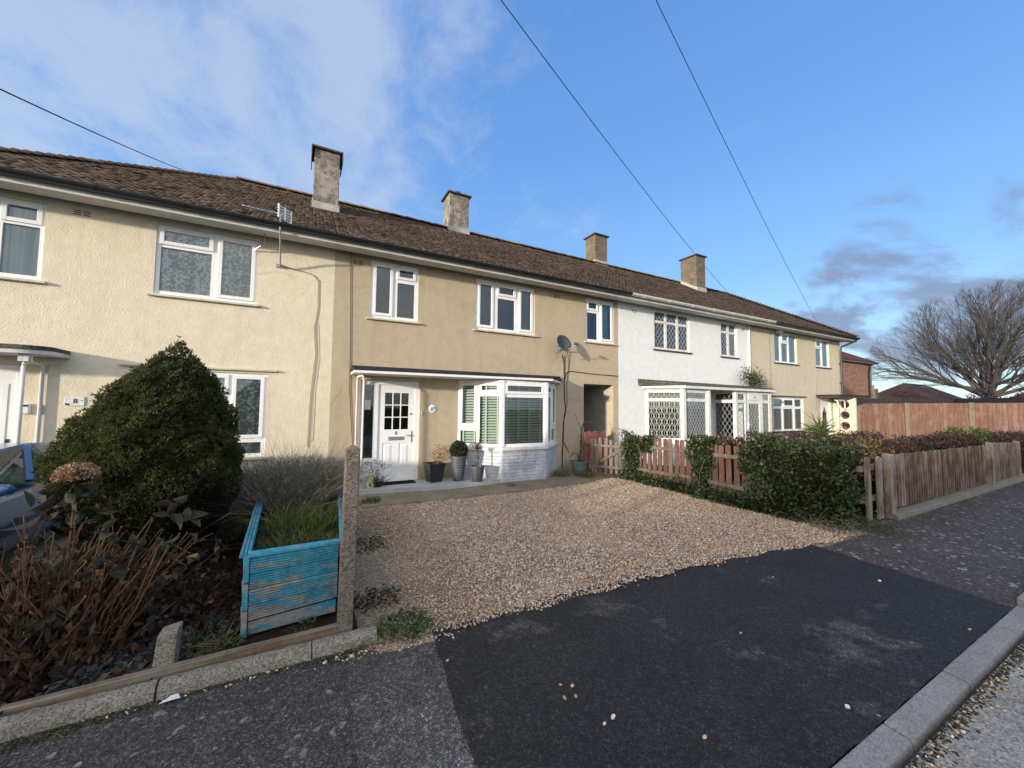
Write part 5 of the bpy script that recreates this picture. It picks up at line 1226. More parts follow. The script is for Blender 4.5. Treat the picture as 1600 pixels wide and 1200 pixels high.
for nm, a, za, c, zb in (('rail',0,.27,1,.25),('rail',0,.78,1,.76),('brace',.06,.31,.95,.73)):
    m = MB(); q0, q1 = A + d*L*a + off*(1.0 if nm == 'rail' else 1.02), A + d*L*c + off; m.bar((q0.x,q0.y,za), (q1.x,q1.y,zb), .04, .06); m.build(nm, M['picket_grey'], gt, bevel=.005)
m = MB(); q = A - d*.02 + off; m.box(q.x-.035, q.x+.035, q.y-.035, q.y+.035, .04, .93); m.build('gate_post', M['picket_grey'], gt, bevel=.008)
g2 = empty('side_gate', (0,0,0), 'salmon painted boarded gate leaning across the passage mouth', 'gate')
m = MB()
for i in range(7): picket(m, (6.72+i*.105, -.20), (1,0), .10, .03, 1.06+.02*math.sin(i*2.3), th=.02)
m.build('board_panel', M['pink'], g2)
m = MB(); m.bar((6.68,-.235,.78),(7.4,-.235,.78),.03,.12); m.build('rail', M['pink'], g2, bevel=.004)
m = MB(); m.add([(6.76,-.26,.06),(7.12,-.30,.03),(7.16,-.28,.62),(7.02,-.27,.72),(6.83,-.26,.58),(6.95,-.40,.30)], [(0,1,5),(1,2,5),(2,3,5),(3,4,5),(4,0,5)]); tag(m.build('plastic_sack', m_plain('orange_sheet', (.62,.17,.09), .5, .4, var=.3, scale=14, bump=.004)), 'crumpled orange plastic sack against the salmon gate', 'sack')
g2.location = (0,0,0)

def ivy_patch(name, label, boxes, n, seed, group='ivy on the picket fence', ls=(.035,.075), stems=0):
    """boxes: (x0,x1,y0,y1,z0,z1,weight) shells covered with leaves"""
    rng = np.random.default_rng(seed); Ps = []; Ds = []; core = MB()
    tot = sum(b[6] for b in boxes)
    for b in boxes:
        k = int(n*b[6]/tot); c = np.array([(b[0]+b[1])/2,(b[2]+b[3])/2,(b[4]+b[5])/2]); h = np.array([(b[1]-b[0])/2,(b[3]-b[2])/2,(b[5]-b[4])/2])
        d = rng.normal(size=(k,3)); d /= np.maximum(np.abs(d/ [1,1,1]).max(1, keepdims=True), 1e-6); d = np.sign(d)*np.abs(d)**.8
        lum = .94 + .13*np.sin(d[:,1]*h[1]*9+seed) + .11*np.sin(d[:,2]*h[2]*11+d[:,1]*h[1]*6) + .07*np.sin(d[:,2]*h[2]*23-d[:,0]*h[0]*19) + np.abs(rng.normal(0,.07,k))
        P = c + d*h*(lum[:,None])*rng.uniform(.80,1.0,(k,1)); P[:,2] = np.maximum(P[:,2], .02+rng.random(k)*.05); Ps.append(P)
        o = unit(d**3 + rng.normal(0,.45,(k,3))); o[:,2] -= .35; Ds.append(o)
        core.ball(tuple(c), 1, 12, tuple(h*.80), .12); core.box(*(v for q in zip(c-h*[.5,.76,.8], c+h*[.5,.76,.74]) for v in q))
    P = np.concatenate(Ps); D = np.concatenate(Ds); n = len(P)
    t = empty(name, (0,0,0), label, 'ivy', group)
    D = unit(D); S = unit(np.cross(D, rng.normal(size=(n,3)))); U = np.cross(S, D); L = rng.uniform(*ls, n)[:,None]; W = L*1.0
    pts = [(0,0),(.12,.42),(.42,.5),(.55,.28),(1.0,0),(.55,-.28),(.42,-.5),(.12,-.42)]
    ctr = P + D*L*.4 - U*L*.05
    V = np.stack([ctr] + [P + D*L*a + S*W*b - U*L*.25*a*a for a, b in pts], 1).reshape(-1,3); bb = np.arange(n)[:,None]*9
    F = np.concatenate([bb+[0,i,i+1 if i < 8 else 1] for i in range(1,9)])
    clump = .5+.5*np.sin(P[:,1]*5+P[:,2]*6+seed); tint = np.clip(rng.random(n)*.75 + clump*.18 - .05, 0, 1); tint[rng.random(n) < .03] = .98
    np_mesh('leaves', V, F, LEAF['ivy'], t, np.repeat(tint, 9))
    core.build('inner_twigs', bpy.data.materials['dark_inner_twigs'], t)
    if stems:
        m = MB(); 
        for i in range(stems):
            b = boxes[int(rng.integers(len(boxes)))]; x = rng.uniform(b[0]-.03, b[1]); y = rng.uniform(b[2], b[3]); z = rng.uniform(.03,.6)
            q = [(x-.05,y,z)]
            for j in range(4): q.append((q[-1][0]+rng.normal(-.02,.04), q[-1][1]+rng.normal(0,.08), max(.02,q[-1][2]+rng.uniform(.0,.17))))
            m.tube(q, [.006,.005,.005,.004,.003], 4)
        m.build('stems', M['picket_grey'], t)
    return t
ivy_patch('ivy_hedge', 'big dense ivy hedge swallowing the street end of the picket fence', [(6.82,7.32,-5.80,-4.52,.05,1.17,6),(6.74,7.28,-5.86,-4.7,.0,.40,1.4),(6.86,7.3,-4.7,-4.2,.5,1.1,1)], 11500, 3, stems=14, ls=(.03,.058))
ivy_patch('ivy_clump', 'dark narrow ivy column beside the open gate', [(6.80,7.12,-1.86,-1.42,.03,1.10,1)], 2400, 5, ls=(.03,.055))
ivy_patch('ivy_clump', 'ivy clump hanging over the middle of the picket fence', [(6.84,7.2,-3.72,-3.22,.62,1.16,1.5),(6.86,7.1,-3.62,-3.3,.1,.7,.8)], 2200, 6, stems=5, ls=(.03,.055))
ivy_patch('ivy_runner', 'low ivy runner along the foot of the picket fence', [(6.70,7.0,-4.6,-1.6,.0,.20,1),(6.62,6.95,-5.2,-3.4,.0,.18,.9)], 3200, 8, stems=10, ls=(.03,.055))
ivy_patch('ivy_sprig', 'small ivy sprig on the top rail right of the ivy column', [(6.88,7.06,-2.25,-1.98,.78,1.05,1),(6.86,7.0,-2.2,-1.86,.72,.86,.5)], 360, 9)
tuft('dry_grass', (6.75,-5.72,.0), 260, .34, .30, 'lav', 'dry yellowish grass at the foot of the big ivy hedge', 'grass', bend=.7, leaves=90, lmat='gold')
tuft('dry_grass', (7.25,-5.92,.0), 160, .22, .28, 'grass', 'short green grass between ivy hedge and brown fence', 'grass', bend=.7, leaves=60, lmat='ivy')

# ------------------------------------------------------------------ brown closeboard front fence
M['brown'] = m_wood('brown_stained_boards', (.135,.080,.056), (.28,.23,.18), .5, 'z'); M['brown_worn'] = m_wood('worn_brown_boards', (.18,.125,.105), (.32,.27,.23), .58, 'z')
bf = empty('closeboard_fence', (0,0,0), 'low brown closeboard fence with peeling stain on a concrete base', 'fence')
def boards(parent, a, b, z0a, z0b, z1a, z1b, w, mats, th=.02, ov=.018, name='board_panel', jit=.012):
    a = Vector(a); b = Vector(b); L = (b-a).length; d = (b-a)/L; n = Vector((d.y, -d.x)); k = round(L/w); mm = [MB() for _ in mats]
    for i in range(k):
        s0, s1 = L*i/k, L*(i+1)/k + ov; f = i/k; m = mm[0 if random.random() < .8 or len(mats) == 1 else 1]; z0 = z0a+(z0b-z0a)*f+random.uniform(0,.01); z1 = z1a+(z1b-z1a)*f+random.uniform(-jit,jit)
        p0 = a + d*s0; p1 = a + d*s1; o0, o1 = n*(th+random.uniform(.0,.006)), n*.006
        m.hexa([(p0.x,p0.y,z0),(p0.x+o0.x,p0.y+o0.y,z0),(p1.x+o1.x,p1.y+o1.y,z0),(p1.x,p1.y,z0)], [(p0.x,p0.y,z1),(p0.x+o0.x,p0.y+o0.y,z1),(p1.x+o1.x,p1.y+o1.y,z1),(p1.x,p1.y,z1)])
    for m, mt, nm in zip(mm, mats, (name, 'board_panel')):
        if m.v: m.build(nm, mt, parent)
boards(bf, (8.42,-5.78), (13.4,-5.80), .125, .115, .985, .955, .112, [M['brown'], M['brown_worn']])
boards(bf, (13.75,-5.78), (16.1,-5.78), .10, .09, .985, .915, .112, [M['brown_worn'], M['brown']])
for x, y, z, w in ((8.33,-5.80,1.0,.16),(13.57,-5.84,1.0,.15),(16.14,-5.78,.94,.10)):
    m = MB(); m.hexa([(x-w/2,y-.05,.06),(x+w/2,y-.05,.06),(x+w/2,y+.06,.06),(x-w/2,y+.06,.06)], [(x-w/2,y-.05,z),(x+w/2,y-.05,z),(x+w/2,y+.06,z+.02),(x-w/2,y+.06,z+.02)]); m.build('post', M['brown_worn'], bf, bevel=.01)
for x0, x1 in ((8.25,11.0),(11.01,13.7),(13.71,16.2),(16.21,20.0)):
    m = MB(); m.hexa([(x0,-5.93,-.05),(x1,-5.93,-.05),(x1,-5.74,-.05),(x0,-5.74,-.05)], [(x0,-5.91,.075),(x1,-5.91,.07),(x1,-5.74,.095),(x0,-5.74,.095)]); m.build('base_strip', M['concrete'], bf, bevel=.01)
m = MB(); picket(m, (7.62,-5.78), (1,0), .14, .05, 1.0, th=.03); picket(m, (7.98,-5.79), (1,0), .16, .03, .99, th=.03); lp = empty('fence_panel', (0,0,0), 'two wide loose pickets between the ivy hedge and the brown fence', 'fence')
m.build('picket_panel', M['brown_worn'], lp); m = MB(); m.bar((7.4,-5.74,.35),(8.25,-5.74,.35),.04,.08); m.bar((7.4,-5.74,.82),(8.25,-5.74,.82),.04,.08); m.build('rails', M['brown'], lp)

# hedges, shrubs and the spiky plant in the right gardens
def hedge(name, label, path, w, z1, n, mat, seed, cat='hedge', group=None, ls=(.02,.045), twigs=500, core_c=(.022,.015,.014), z0=.02, lumps=.12):
    rng = np.random.default_rng(seed); t = empty(name, (0,0,0), label, cat, group); seg = []; tot = 0
    for a, b in zip(path, path[1:]):
        L = math.hypot(b[0]-a[0], b[1]-a[1]); seg.append((a, b, L)); tot += L
    Ps, Ds, Tp, Td = [], [], [], []; core = MB()
    for a, b, L in seg:
        k = int(n*L/tot); s = rng.random(k); dx, dy = (b[0]-a[0])/L, (b[1]-a[1])/L; nx, ny = -dy, dx
        ang = rng.uniform(-.25, PI+.25, k); q = 1+lumps*np.sin(s*L*3.1+seed)+lumps*.7*np.sin(s*L*7.7+ang*2)+lumps*.6*np.sin(s*L*15+ang*5); rr = rng.uniform(.78,1.03,k)*q
        u = np.cos(ang); v = np.sin(ang); u = np.sign(u)*np.abs(u)**.6; v = np.sign(v)*np.abs(v)**.6
        P = np.stack([a[0]+dx*s*L+nx*u*w/2*rr, a[1]+dy*s*L+ny*u*w/2*rr, z0+(z1-z0)*(.45+.55*v*rr) - (rng.random(k)**2)*.55*(z1-z0)*(np.abs(u) > .8)], 1); Ps.append(P)
        Ds.append(np.stack([nx*u, ny*u, v*.8+.2],1) + rng.normal(0,.55,(k,3)))
        k2 = int(twigs*L/tot); s = rng.random(k2); Tp.append(np.stack([a[0]+dx*s*L+rng.normal(0,w*.25,k2), a[1]+dy*s*L+rng.normal(0,w*.25,k2), np.full(k2, z1*.6)],1)); Td.append(np.stack([rng.normal(0,.5,k2), rng.normal(0,.5,k2), np.full(k2,1.)],1))
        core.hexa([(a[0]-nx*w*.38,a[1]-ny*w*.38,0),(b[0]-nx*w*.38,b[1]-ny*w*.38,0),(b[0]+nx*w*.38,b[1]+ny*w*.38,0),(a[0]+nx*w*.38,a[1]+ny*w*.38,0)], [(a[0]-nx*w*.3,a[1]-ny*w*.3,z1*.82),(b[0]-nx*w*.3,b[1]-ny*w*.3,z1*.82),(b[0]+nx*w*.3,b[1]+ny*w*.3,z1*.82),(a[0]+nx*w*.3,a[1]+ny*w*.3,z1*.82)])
    P = np.concatenate(Ps); D = np.concatenate(Ds); leaf_mesh('leaves', P, D, rng.uniform(*ls, len(P)), ls[1]*.6, LEAF[mat], t, rng=rng)
    if twigs:
        P = np.concatenate(Tp); blade_mesh('twigs', P, np.concatenate(Td), rng.uniform(.3,.52,len(P))*z1, .008, LEAF['stem'], t, bend=.15, tint=rng.random(len(P))*.4, rng=rng)
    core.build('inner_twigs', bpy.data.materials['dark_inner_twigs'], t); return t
G = 'dark hedges of the right gardens'
hedge('hedge', 'long dark purple hedge behind the brown closeboard fence', [(10.4,-4.75),(13.2,-4.85),(16.8,-4.7),(20.0,-4.9)], .9, 1.0, 12000, 'hedge', 51, group=G, ls=(.03,.06), twigs=1400)
hedge('hedge', 'dark hedge below the beige house window, left of the spiky plant', [(10.2,-2.6),(12.2,-2.9)], .7, 1.06, 4200, 'hedge', 52, group=G, ls=(.03,.06), twigs=400)
hedge('hedge', 'low brown hedge in front of the porch wall with round holes', [(13.0,-3.1),(16.5,-2.8)], .8, .98, 4200, 'hedge', 53, group=G, ls=(.03,.06), twigs=400)
hedge('hedge', 'dense dark hedge beyond the far end of the brown fence', [(16.5,-5.45),(20.8,-5.35)], .75, 1.0, 6000, 'hedge', 54, group=G, ls=(.03,.06), twigs=500)
hedge('shrub', 'rounded dull brown shrub rising above the right end of the brown fence', [(12.9,-5.15),(14.6,-5.2)], .75, 1.03, 4000, 'red', 55, 'shrub', 'shrubs over the brown fence', ls=(.03,.06), twigs=200, lumps=.2)
hedge('shrub', 'yellow green shrub at the far right above the brown fence', [(15.6,-4.9),(16.8,-4.9)], .8, 1.08, 2400, 'green', 56, 'shrub', 'shrubs over the brown fence', ls=(.03,.06), twigs=60, lumps=.2)
hedge('shrub', 'yellow and orange leaves spilling over the near end of the brown fence', [(8.0,-5.45),(9.4,-5.5)], .34, 1.04, 900, 'gold', 57, 'shrub', 'shrubs over the brown fence', ls=(.035,.07), twigs=120, lumps=.25)
hedge('shrub', 'red leaved low shrub peeping over the brown fence boards', [(9.3,-5.4),(10.6,-5.45)], .34, 1.03, 800, 'red', 58, 'shrub', 'shrubs over the brown fence', ls=(.035,.07), twigs=120, lumps=.25)
hedge('shrub', 'russet hydrangea shrub behind the pickets below the porch window', [(9.0,-2.6),(9.5,-2.65)], .55, 1.0, 900, 'red', 59, 'shrub', 'russet shrubs behind the pickets', ls=(.04,.08), twigs=80, lumps=.2)
hedge('shrub', 'russet hydrangea shrub behind the pickets below the glazed porch door', [(9.95,-2.9),(10.7,-2.9)], .5, .96, 1100, 'red', 60, 'shrub', 'russet shrubs behind the pickets', ls=(.04,.08), twigs=80, lumps=.2)
rng = np.random.default_rng(91); yk = empty('spiky_plant', (12.75,-2.95,.0), 'spiky green sword leaved plant in front of the beige house door', 'plant')
n = 150; P = np.tile([0,0,1.0],(n,1))+rng.normal(0,.05,(n,3)); P[:,2] += rng.normal(0,.08,n); blade_mesh('leaves', P, np.stack([rng.normal(0,.7,n), rng.normal(0,.7,n), rng.uniform(-.1,1,n)],1), rng.uniform(.35,.72,n), .042, LEAF['green'], yk, bend=.22, rng=rng)
m = MB(); m.tube([(0,0,0),(.01,0,.6),(0,0,1.05)], .05, 8); m.build('stem', M['bark'], yk, smooth=True)
wp = empty('wall_shrub', (14.1,-.40,2.42), 'straggly green shrub growing above the white porch roof', 'shrub')
n = 1000; P = np.stack([rng.normal(0,.24,n), rng.normal(0,.13,n), rng.normal(.38,.17,n)],1); P = P[(P[:,2] > 0)]; P[:,0] -= (P[:,2]-.3)*.5; n = len(P); leaf_mesh('leaves', P, rng.normal(size=(n,3)), rng.uniform(.04,.08,n), .034, LEAF['ivy'], wp, rng=rng)
m = MB()
for i in range(16):
    e = (rng.normal(.0,.26), rng.normal(0,.12), rng.uniform(.25,.75)); m.tube([(.05,.2,-.2), (e[0]*.4,e[1]*.5,e[2]*.5), e], [.012,.008,.004], 4)
m.build('stems', M['bark'], wp)
n = 200; P = np.stack([rng.normal(.45,.14,n), rng.normal(0,.1,n), np.abs(rng.normal(.15,.12,n))],1); leaf_mesh('dry_leaves', P, rng.normal(size=(n,3)), rng.uniform(.03,.06,n), .025, LEAF['gold'], wp, rng.random(n)*.6, rng=rng)

# ------------------------------------------------------------------ tall boundary fence
M['fencered'] = m_wood('reddish_feather_boards', (.19,.098,.075), (.235,.155,.125), .5, 'z'); M['fencepale'] = m_wood('pale_feather_boards', (.225,.135,.115), (.265,.19,.16), .5, 'z')
tf = empty('boundary_fence', (0,0,0), 'tall reddish featheredge boundary fence between concrete posts', 'fence')
A, B = Vector((23.2,0.15)), Vector((21.6,-5.2)); d = (B-A).normalized(); post_s = [-1.8,.17,2.12,4.13,6.1]
A0 = Vector((21.62,.5))
boards(tf, (21.75,.45), tuple(A + d*.10), .05, .05, 2.0, 2.0, .12, [M['fencered']], jit=.004)
for s0, s1 in zip(post_s[1:], post_s[2:]):
    p0, p1 = A + d*(s0+.07), A + d*(s1-.07); boards(tf, tuple(p0), tuple(p1), .05, .05, 2.0, 2.0, .125, [M['fencered'], M['fencepale']], jit=.005)
for s in post_s[1:]:
    p = A + d*s; m = MB(); m.box(p.x-.06, p.x+.06, p.y-.07, p.y+.07, -.1, 2.02); m.build('concrete_post', M['post'], tf, bevel=.01)

# ------------------------------------------------------------------ background
M['house_brick'] = m_brick('red_house_brick', (.30,.115,.06), (.17,.06,.04), (.42,.36,.30), .01, 3.6)
M['house_brick'].node_tree.nodes['Brick Texture'].inputs['Mortar Size'].default_value = .035
M['roof_red'] = m_plain('red_roof_tiles', (.13,.045,.032), .9, .1, var=.4, scale=1.5, bump=.02); M['roof_brown'] = m_plain('brown_roof_tiles', (.085,.055,.045), .9, .1, var=.4, scale=1.5, bump=.02)
def hip_house(name, label, x0, x1, y0, y1, ze, zr, wall, roofm, ov=.45, chim=None, base=-.1, wins=()):
    t = empty(name, (0,0,0), label, 'house', 'houses beyond the gardens'); m = MB()
    m.box(x0, x1, y0, y1, base, ze); m.build('wall', wall, t)
    a, b, c, e = x0-ov, x1+ov, y0-ov, y1+ov; w = min(b-a, e-c)/2
    if b-a > e-c: r0, r1 = (a+w,(c+e)/2,zr), (b-w,(c+e)/2,zr); fs = [(0,1,5,4),(2,3,4,5),(1,2,5),(3,0,4)]
    else: r0, r1 = ((a+b)/2,c+w,zr), ((a+b)/2,e-w,zr); fs = [(0,1,4),(1,2,5,4),(2,3,5),(3,0,4,5)]
    m = MB(); m.add([(a,c,ze),(b,c,ze),(b,e,ze),(a,e,ze),r0,r1], fs); rf = m.build('roof', roofm, t)
    m = MB(); m.box(a+.02, b-.02, c+.02, e-.02, ze-.16, ze-.003); m.build('eaves', M['soffit'], t)
    if chim:
        m = MB(); m.box(chim[0]-.35, chim[0]+.35, chim[1]-.3, chim[1]+.3, ze, chim[2]); ch = m.build('chimney', M['chim_brown'], t); m = MB(); m.lathe([(.12,0),(.1,.4)], 8, (chim[0],chim[1],chim[2])); m.build('chimney_pot', M['red_brick'], ch)
    for wx0, wx1, wy, wz0, wz1 in wins:
        m = MB(); m.box(wx0, wx1, wy-.05, wy-.01, wz0, wz1); f = m.build('window', M['upvc'], t); m = MB(); m.box(wx0+.08, (wx0+wx1)/2-.04, wy-.06, wy-.0505, wz0+.08, wz1-.08); m.box((wx0+wx1)/2+.04, wx1-.08, wy-.06, wy-.0505, wz0+.08, wz1-.08); m.build('pane', M['dark'], f)
    return t
bh = hip_house('brick_house', 'red brick house with a hipped red roof beyond the terrace end', 31.5, 38.65, 4.75, 13.5, 5.35, 7.6, M['house_brick'], M['roof_red'], ov=.32)
m = MB(); m.tube([(38.3,4.4,5.3),(38.0,4.6,5.0),(38.0,4.68,4.6),(38.0,4.68,0)], .06, 8); m.build('downpipe', M['gutter_black'], bh)
m = MB(); m.box(31.2, 38.97, 4.36, 4.43, 5.24, 5.34); m.build('gutter', M['gutter_black'], bh)
# low flat roofed garages just beyond the fence
def garage(name, label, a, b, depth, zt, fasc):
    t = empty(name, (0,0,0), label, 'garage', 'garages behind the boundary fence'); A = Vector(a); B = Vector(b); d = (B-A).normalized(); n = Vector((-d.y, d.x)); C_, D_ = B+n*depth, A+n*depth
    m = MB(); m.prism([tuple(A+d*.1+n*.1), tuple(B-d*.1+n*.1), tuple(C_-d*.1), tuple(D_+d*.1)], -.1, zt-.32); m.build('wall', M['beige'], t)
    m = MB(); m.prism([tuple(A), tuple(B), tuple(C_), tuple(D_)], zt-.32, zt); m.build('roof', fasc, t); return t
garage('garage', 'flat roofed garage with a dark edge seen over the boundary fence', (24.2,-1.2), (34.0,-3.2), 5, 2.26, M['felt'])
garage('garage', 'long dark garage roof behind the right part of the boundary fence', (26.5,-5.2), (36.0,-9.5), 4, 2.30, M['gutter_black'])
hip_house('bungalow', 'distant bungalow roof with a small chimney above the fence', 50.8, 55.0, 8.4, 14, 1.9, 3.1, M['red_brick'], M['roof_brown'], chim=(53.0,9.6,3.9))
hip_house('bungalow', 'far pale bungalow under the branches of the bare tree', 72, 88, 10, 18, 2.7, 5.6, M['white_wall'], M['roof_brown'], wins=((73,75,10,1.0,2.2),(78,80.5,10,1.0,2.2)))
hip_house('bungalow', 'dark roofed bungalow at the right edge behind the bare tree', 76, 90, -4, 5, 2.8, 6.2, M['white_wall'], M['roof_brown'], wins=((77,79,-4,1.0,2.2),))
def bush(loc, s, n, mat, label, seed, name='evergreen_bush'):
    rng = np.random.default_rng(seed); t = empty(name, loc, label, 'bush', 'bushes under the bare tree'); d = unit(rng.normal(size=(n,3))); d[:,2] = np.abs(d[:,2])
    q = 1+.2*np.sin(d[:,0]*6+seed)+.15*np.sin(d[:,2]*9+d[:,1]*7); P = d*np.array(s)*q[:,None]*rng.uniform(.6,1.0,(n,1)); leaf_mesh('foliage', P, d+rng.normal(0,.6,(n,3)), rng.uniform(.15,.35,n), .16, LEAF[mat], t, rng.random(n)*.6, rng=rng)
    m = MB(); m.tube([(0,0,-.2),(.1,0,s[2]*.6)], [.2,.08], 6); m.build('trunk', M['bark'], t)
bush((55.5,6.0,0), (2.4,2.4,2.5), 2600, 'hedge', 'dark evergreen bush left of the bare tree foot', 1)
bush((60.0,3.6,0), (4.0,2.6,3.3), 4200, 'hedge', 'wide dark evergreen bush around the bare tree trunk', 2)
bush((60.5,.4,0), (3.2,3.0,3.4), 2800, 'hedge', 'brown bush right of the bare tree trunk', 3)

def bare_tree(loc, H, label, seed=5, name='bare_tree', spread=1.0, depth=5, r0=.42, first=13):
    rnd = random.Random(seed); t = empty(name, loc, label, 'tree', 'bare winter trees'); tr = MB(); li = MB(); tw = MB()
    th = H*.20; tr.tube([(0,0,-.3),(0,0,th*.5),(.05,0,th),(.0,.05,th*1.6)], [r0*1.25,r0,r0*.95,r0*.6], 10)
    Rh, Rv = H*.68*spread, H - th; ctr = Vector((0,0,th))
    def room(p, d):
        q = p - ctr; rv = Rv if q.z + d.z*3 > 0 else th*.75; A = (d.x*d.x+d.y*d.y)/Rh**2 + d.z*d.z/rv**2; B = (q.x*d.x+q.y*d.y)/Rh**2 + q.z*d.z/rv**2; Cc = (q.x*q.x+q.y*q.y)/Rh**2 + q.z*q.z/rv**2 - 1
        D = B*B - A*Cc; return max(0, (-B + math.sqrt(D))/A) if D > 0 else 0
    def grow(p, d, L, r, k):
        L = min(L, room(p, d)*rnd.uniform(.86,1.0))
        if L < .25: return
        segs = 4 if k > 1 else 3; pts = [p]; q = Vector(p); dd = Vector(d)
        for i in range(segs):
            dd = (dd + Vector((rnd.gauss(0,.07),rnd.gauss(0,.07),rnd.gauss(.03 if k > 1 else .0,.06)))).normalized(); q = q + dd*(L/segs); pts.append(q.copy())
        rs = [r*(1-.60*i/segs) for i in range(segs+1)]
        (li if k >= depth-1 else tw).tube(pts, rs, 6 if k >= depth-1 else 3, cap=False)
        if k == 0: return
        nb = {5:6,4:6,3:6,2:5,1:3}[k]
        for i in range(nb):
            f = .18 + .82*(i+rnd.random()*.6)/nb; f = min(f, .99); j = min(segs-1, int(f*segs)); b = Vector(pts[j]).lerp(Vector(pts[j+1]), f*segs-j)
            ax = Vector((rnd.gauss(0,1),rnd.gauss(0,1),rnd.gauss(0,1))).normalized(); side = dd.cross(ax).normalized(); rad = (b-ctr).normalized()
            nd = (dd*rnd.uniform(.7,1.0) + side*rnd.uniform(.40,.75) + rad*.35).normalized()
            grow(b, nd, L*rnd.uniform(.45,.66), max(r*(1-.55*f)*.55, rmin), k-1)
    rmin = .00062*H
    for i in range(first):
        a = 2*PI*i*.618 + rnd.uniform(-.25,.25); el = .12 + 1.35*(i+.5)/first + rnd.uniform(-.08,.08)
        d = Vector((math.cos(a)*math.cos(el), math.sin(a)*math.cos(el), math.sin(el))); grow(Vector((0,0,th*rnd.uniform(.75,1.4))), d, H*rnd.uniform(.50,.66)*spread, r0*rnd.uniform(.26,.44), depth-1)
    tr.build('trunk', M['bark'], t); li.build('limbs', M['bark'], t); tw.build('twigs', M['bark'], t, smooth=False)
M['bark'] = m_plain('dark_winter_bark', (.085,.078,.075), .95, .1, var=.3)
bare_tree((61.6,3.4,0), 15.0, 'large bare winter tree with a wide rounded crown behind the fence', 5, spread=1.0, depth=5, r0=.46, first=22)
bare_tree((46.5,11.0,0), 7.2, 'small bare tree between the brick house and the bungalow', 8, depth=4, r0=.14, first=7)

# the other side of the street: it throws the long evening shade over the ground and shows in the panes
hip_house('terrace', 'long beige terrace across the road, mirrored in the window panes', -82, -24, -26, -19.2, 5.2, 8.3, M['beige'], M['roof_brown'], ov=.4, wins=[(x, x+1.6, -19.2, z, z+1.2) for x in range(-80, -26, 6) for z in (1.0, 3.4)])
bare_tree((-1.0,-24,0), 9.5, 'bare tree across the road, mirrored in the upstairs window', 12, depth=4, r0=.2, first=8)

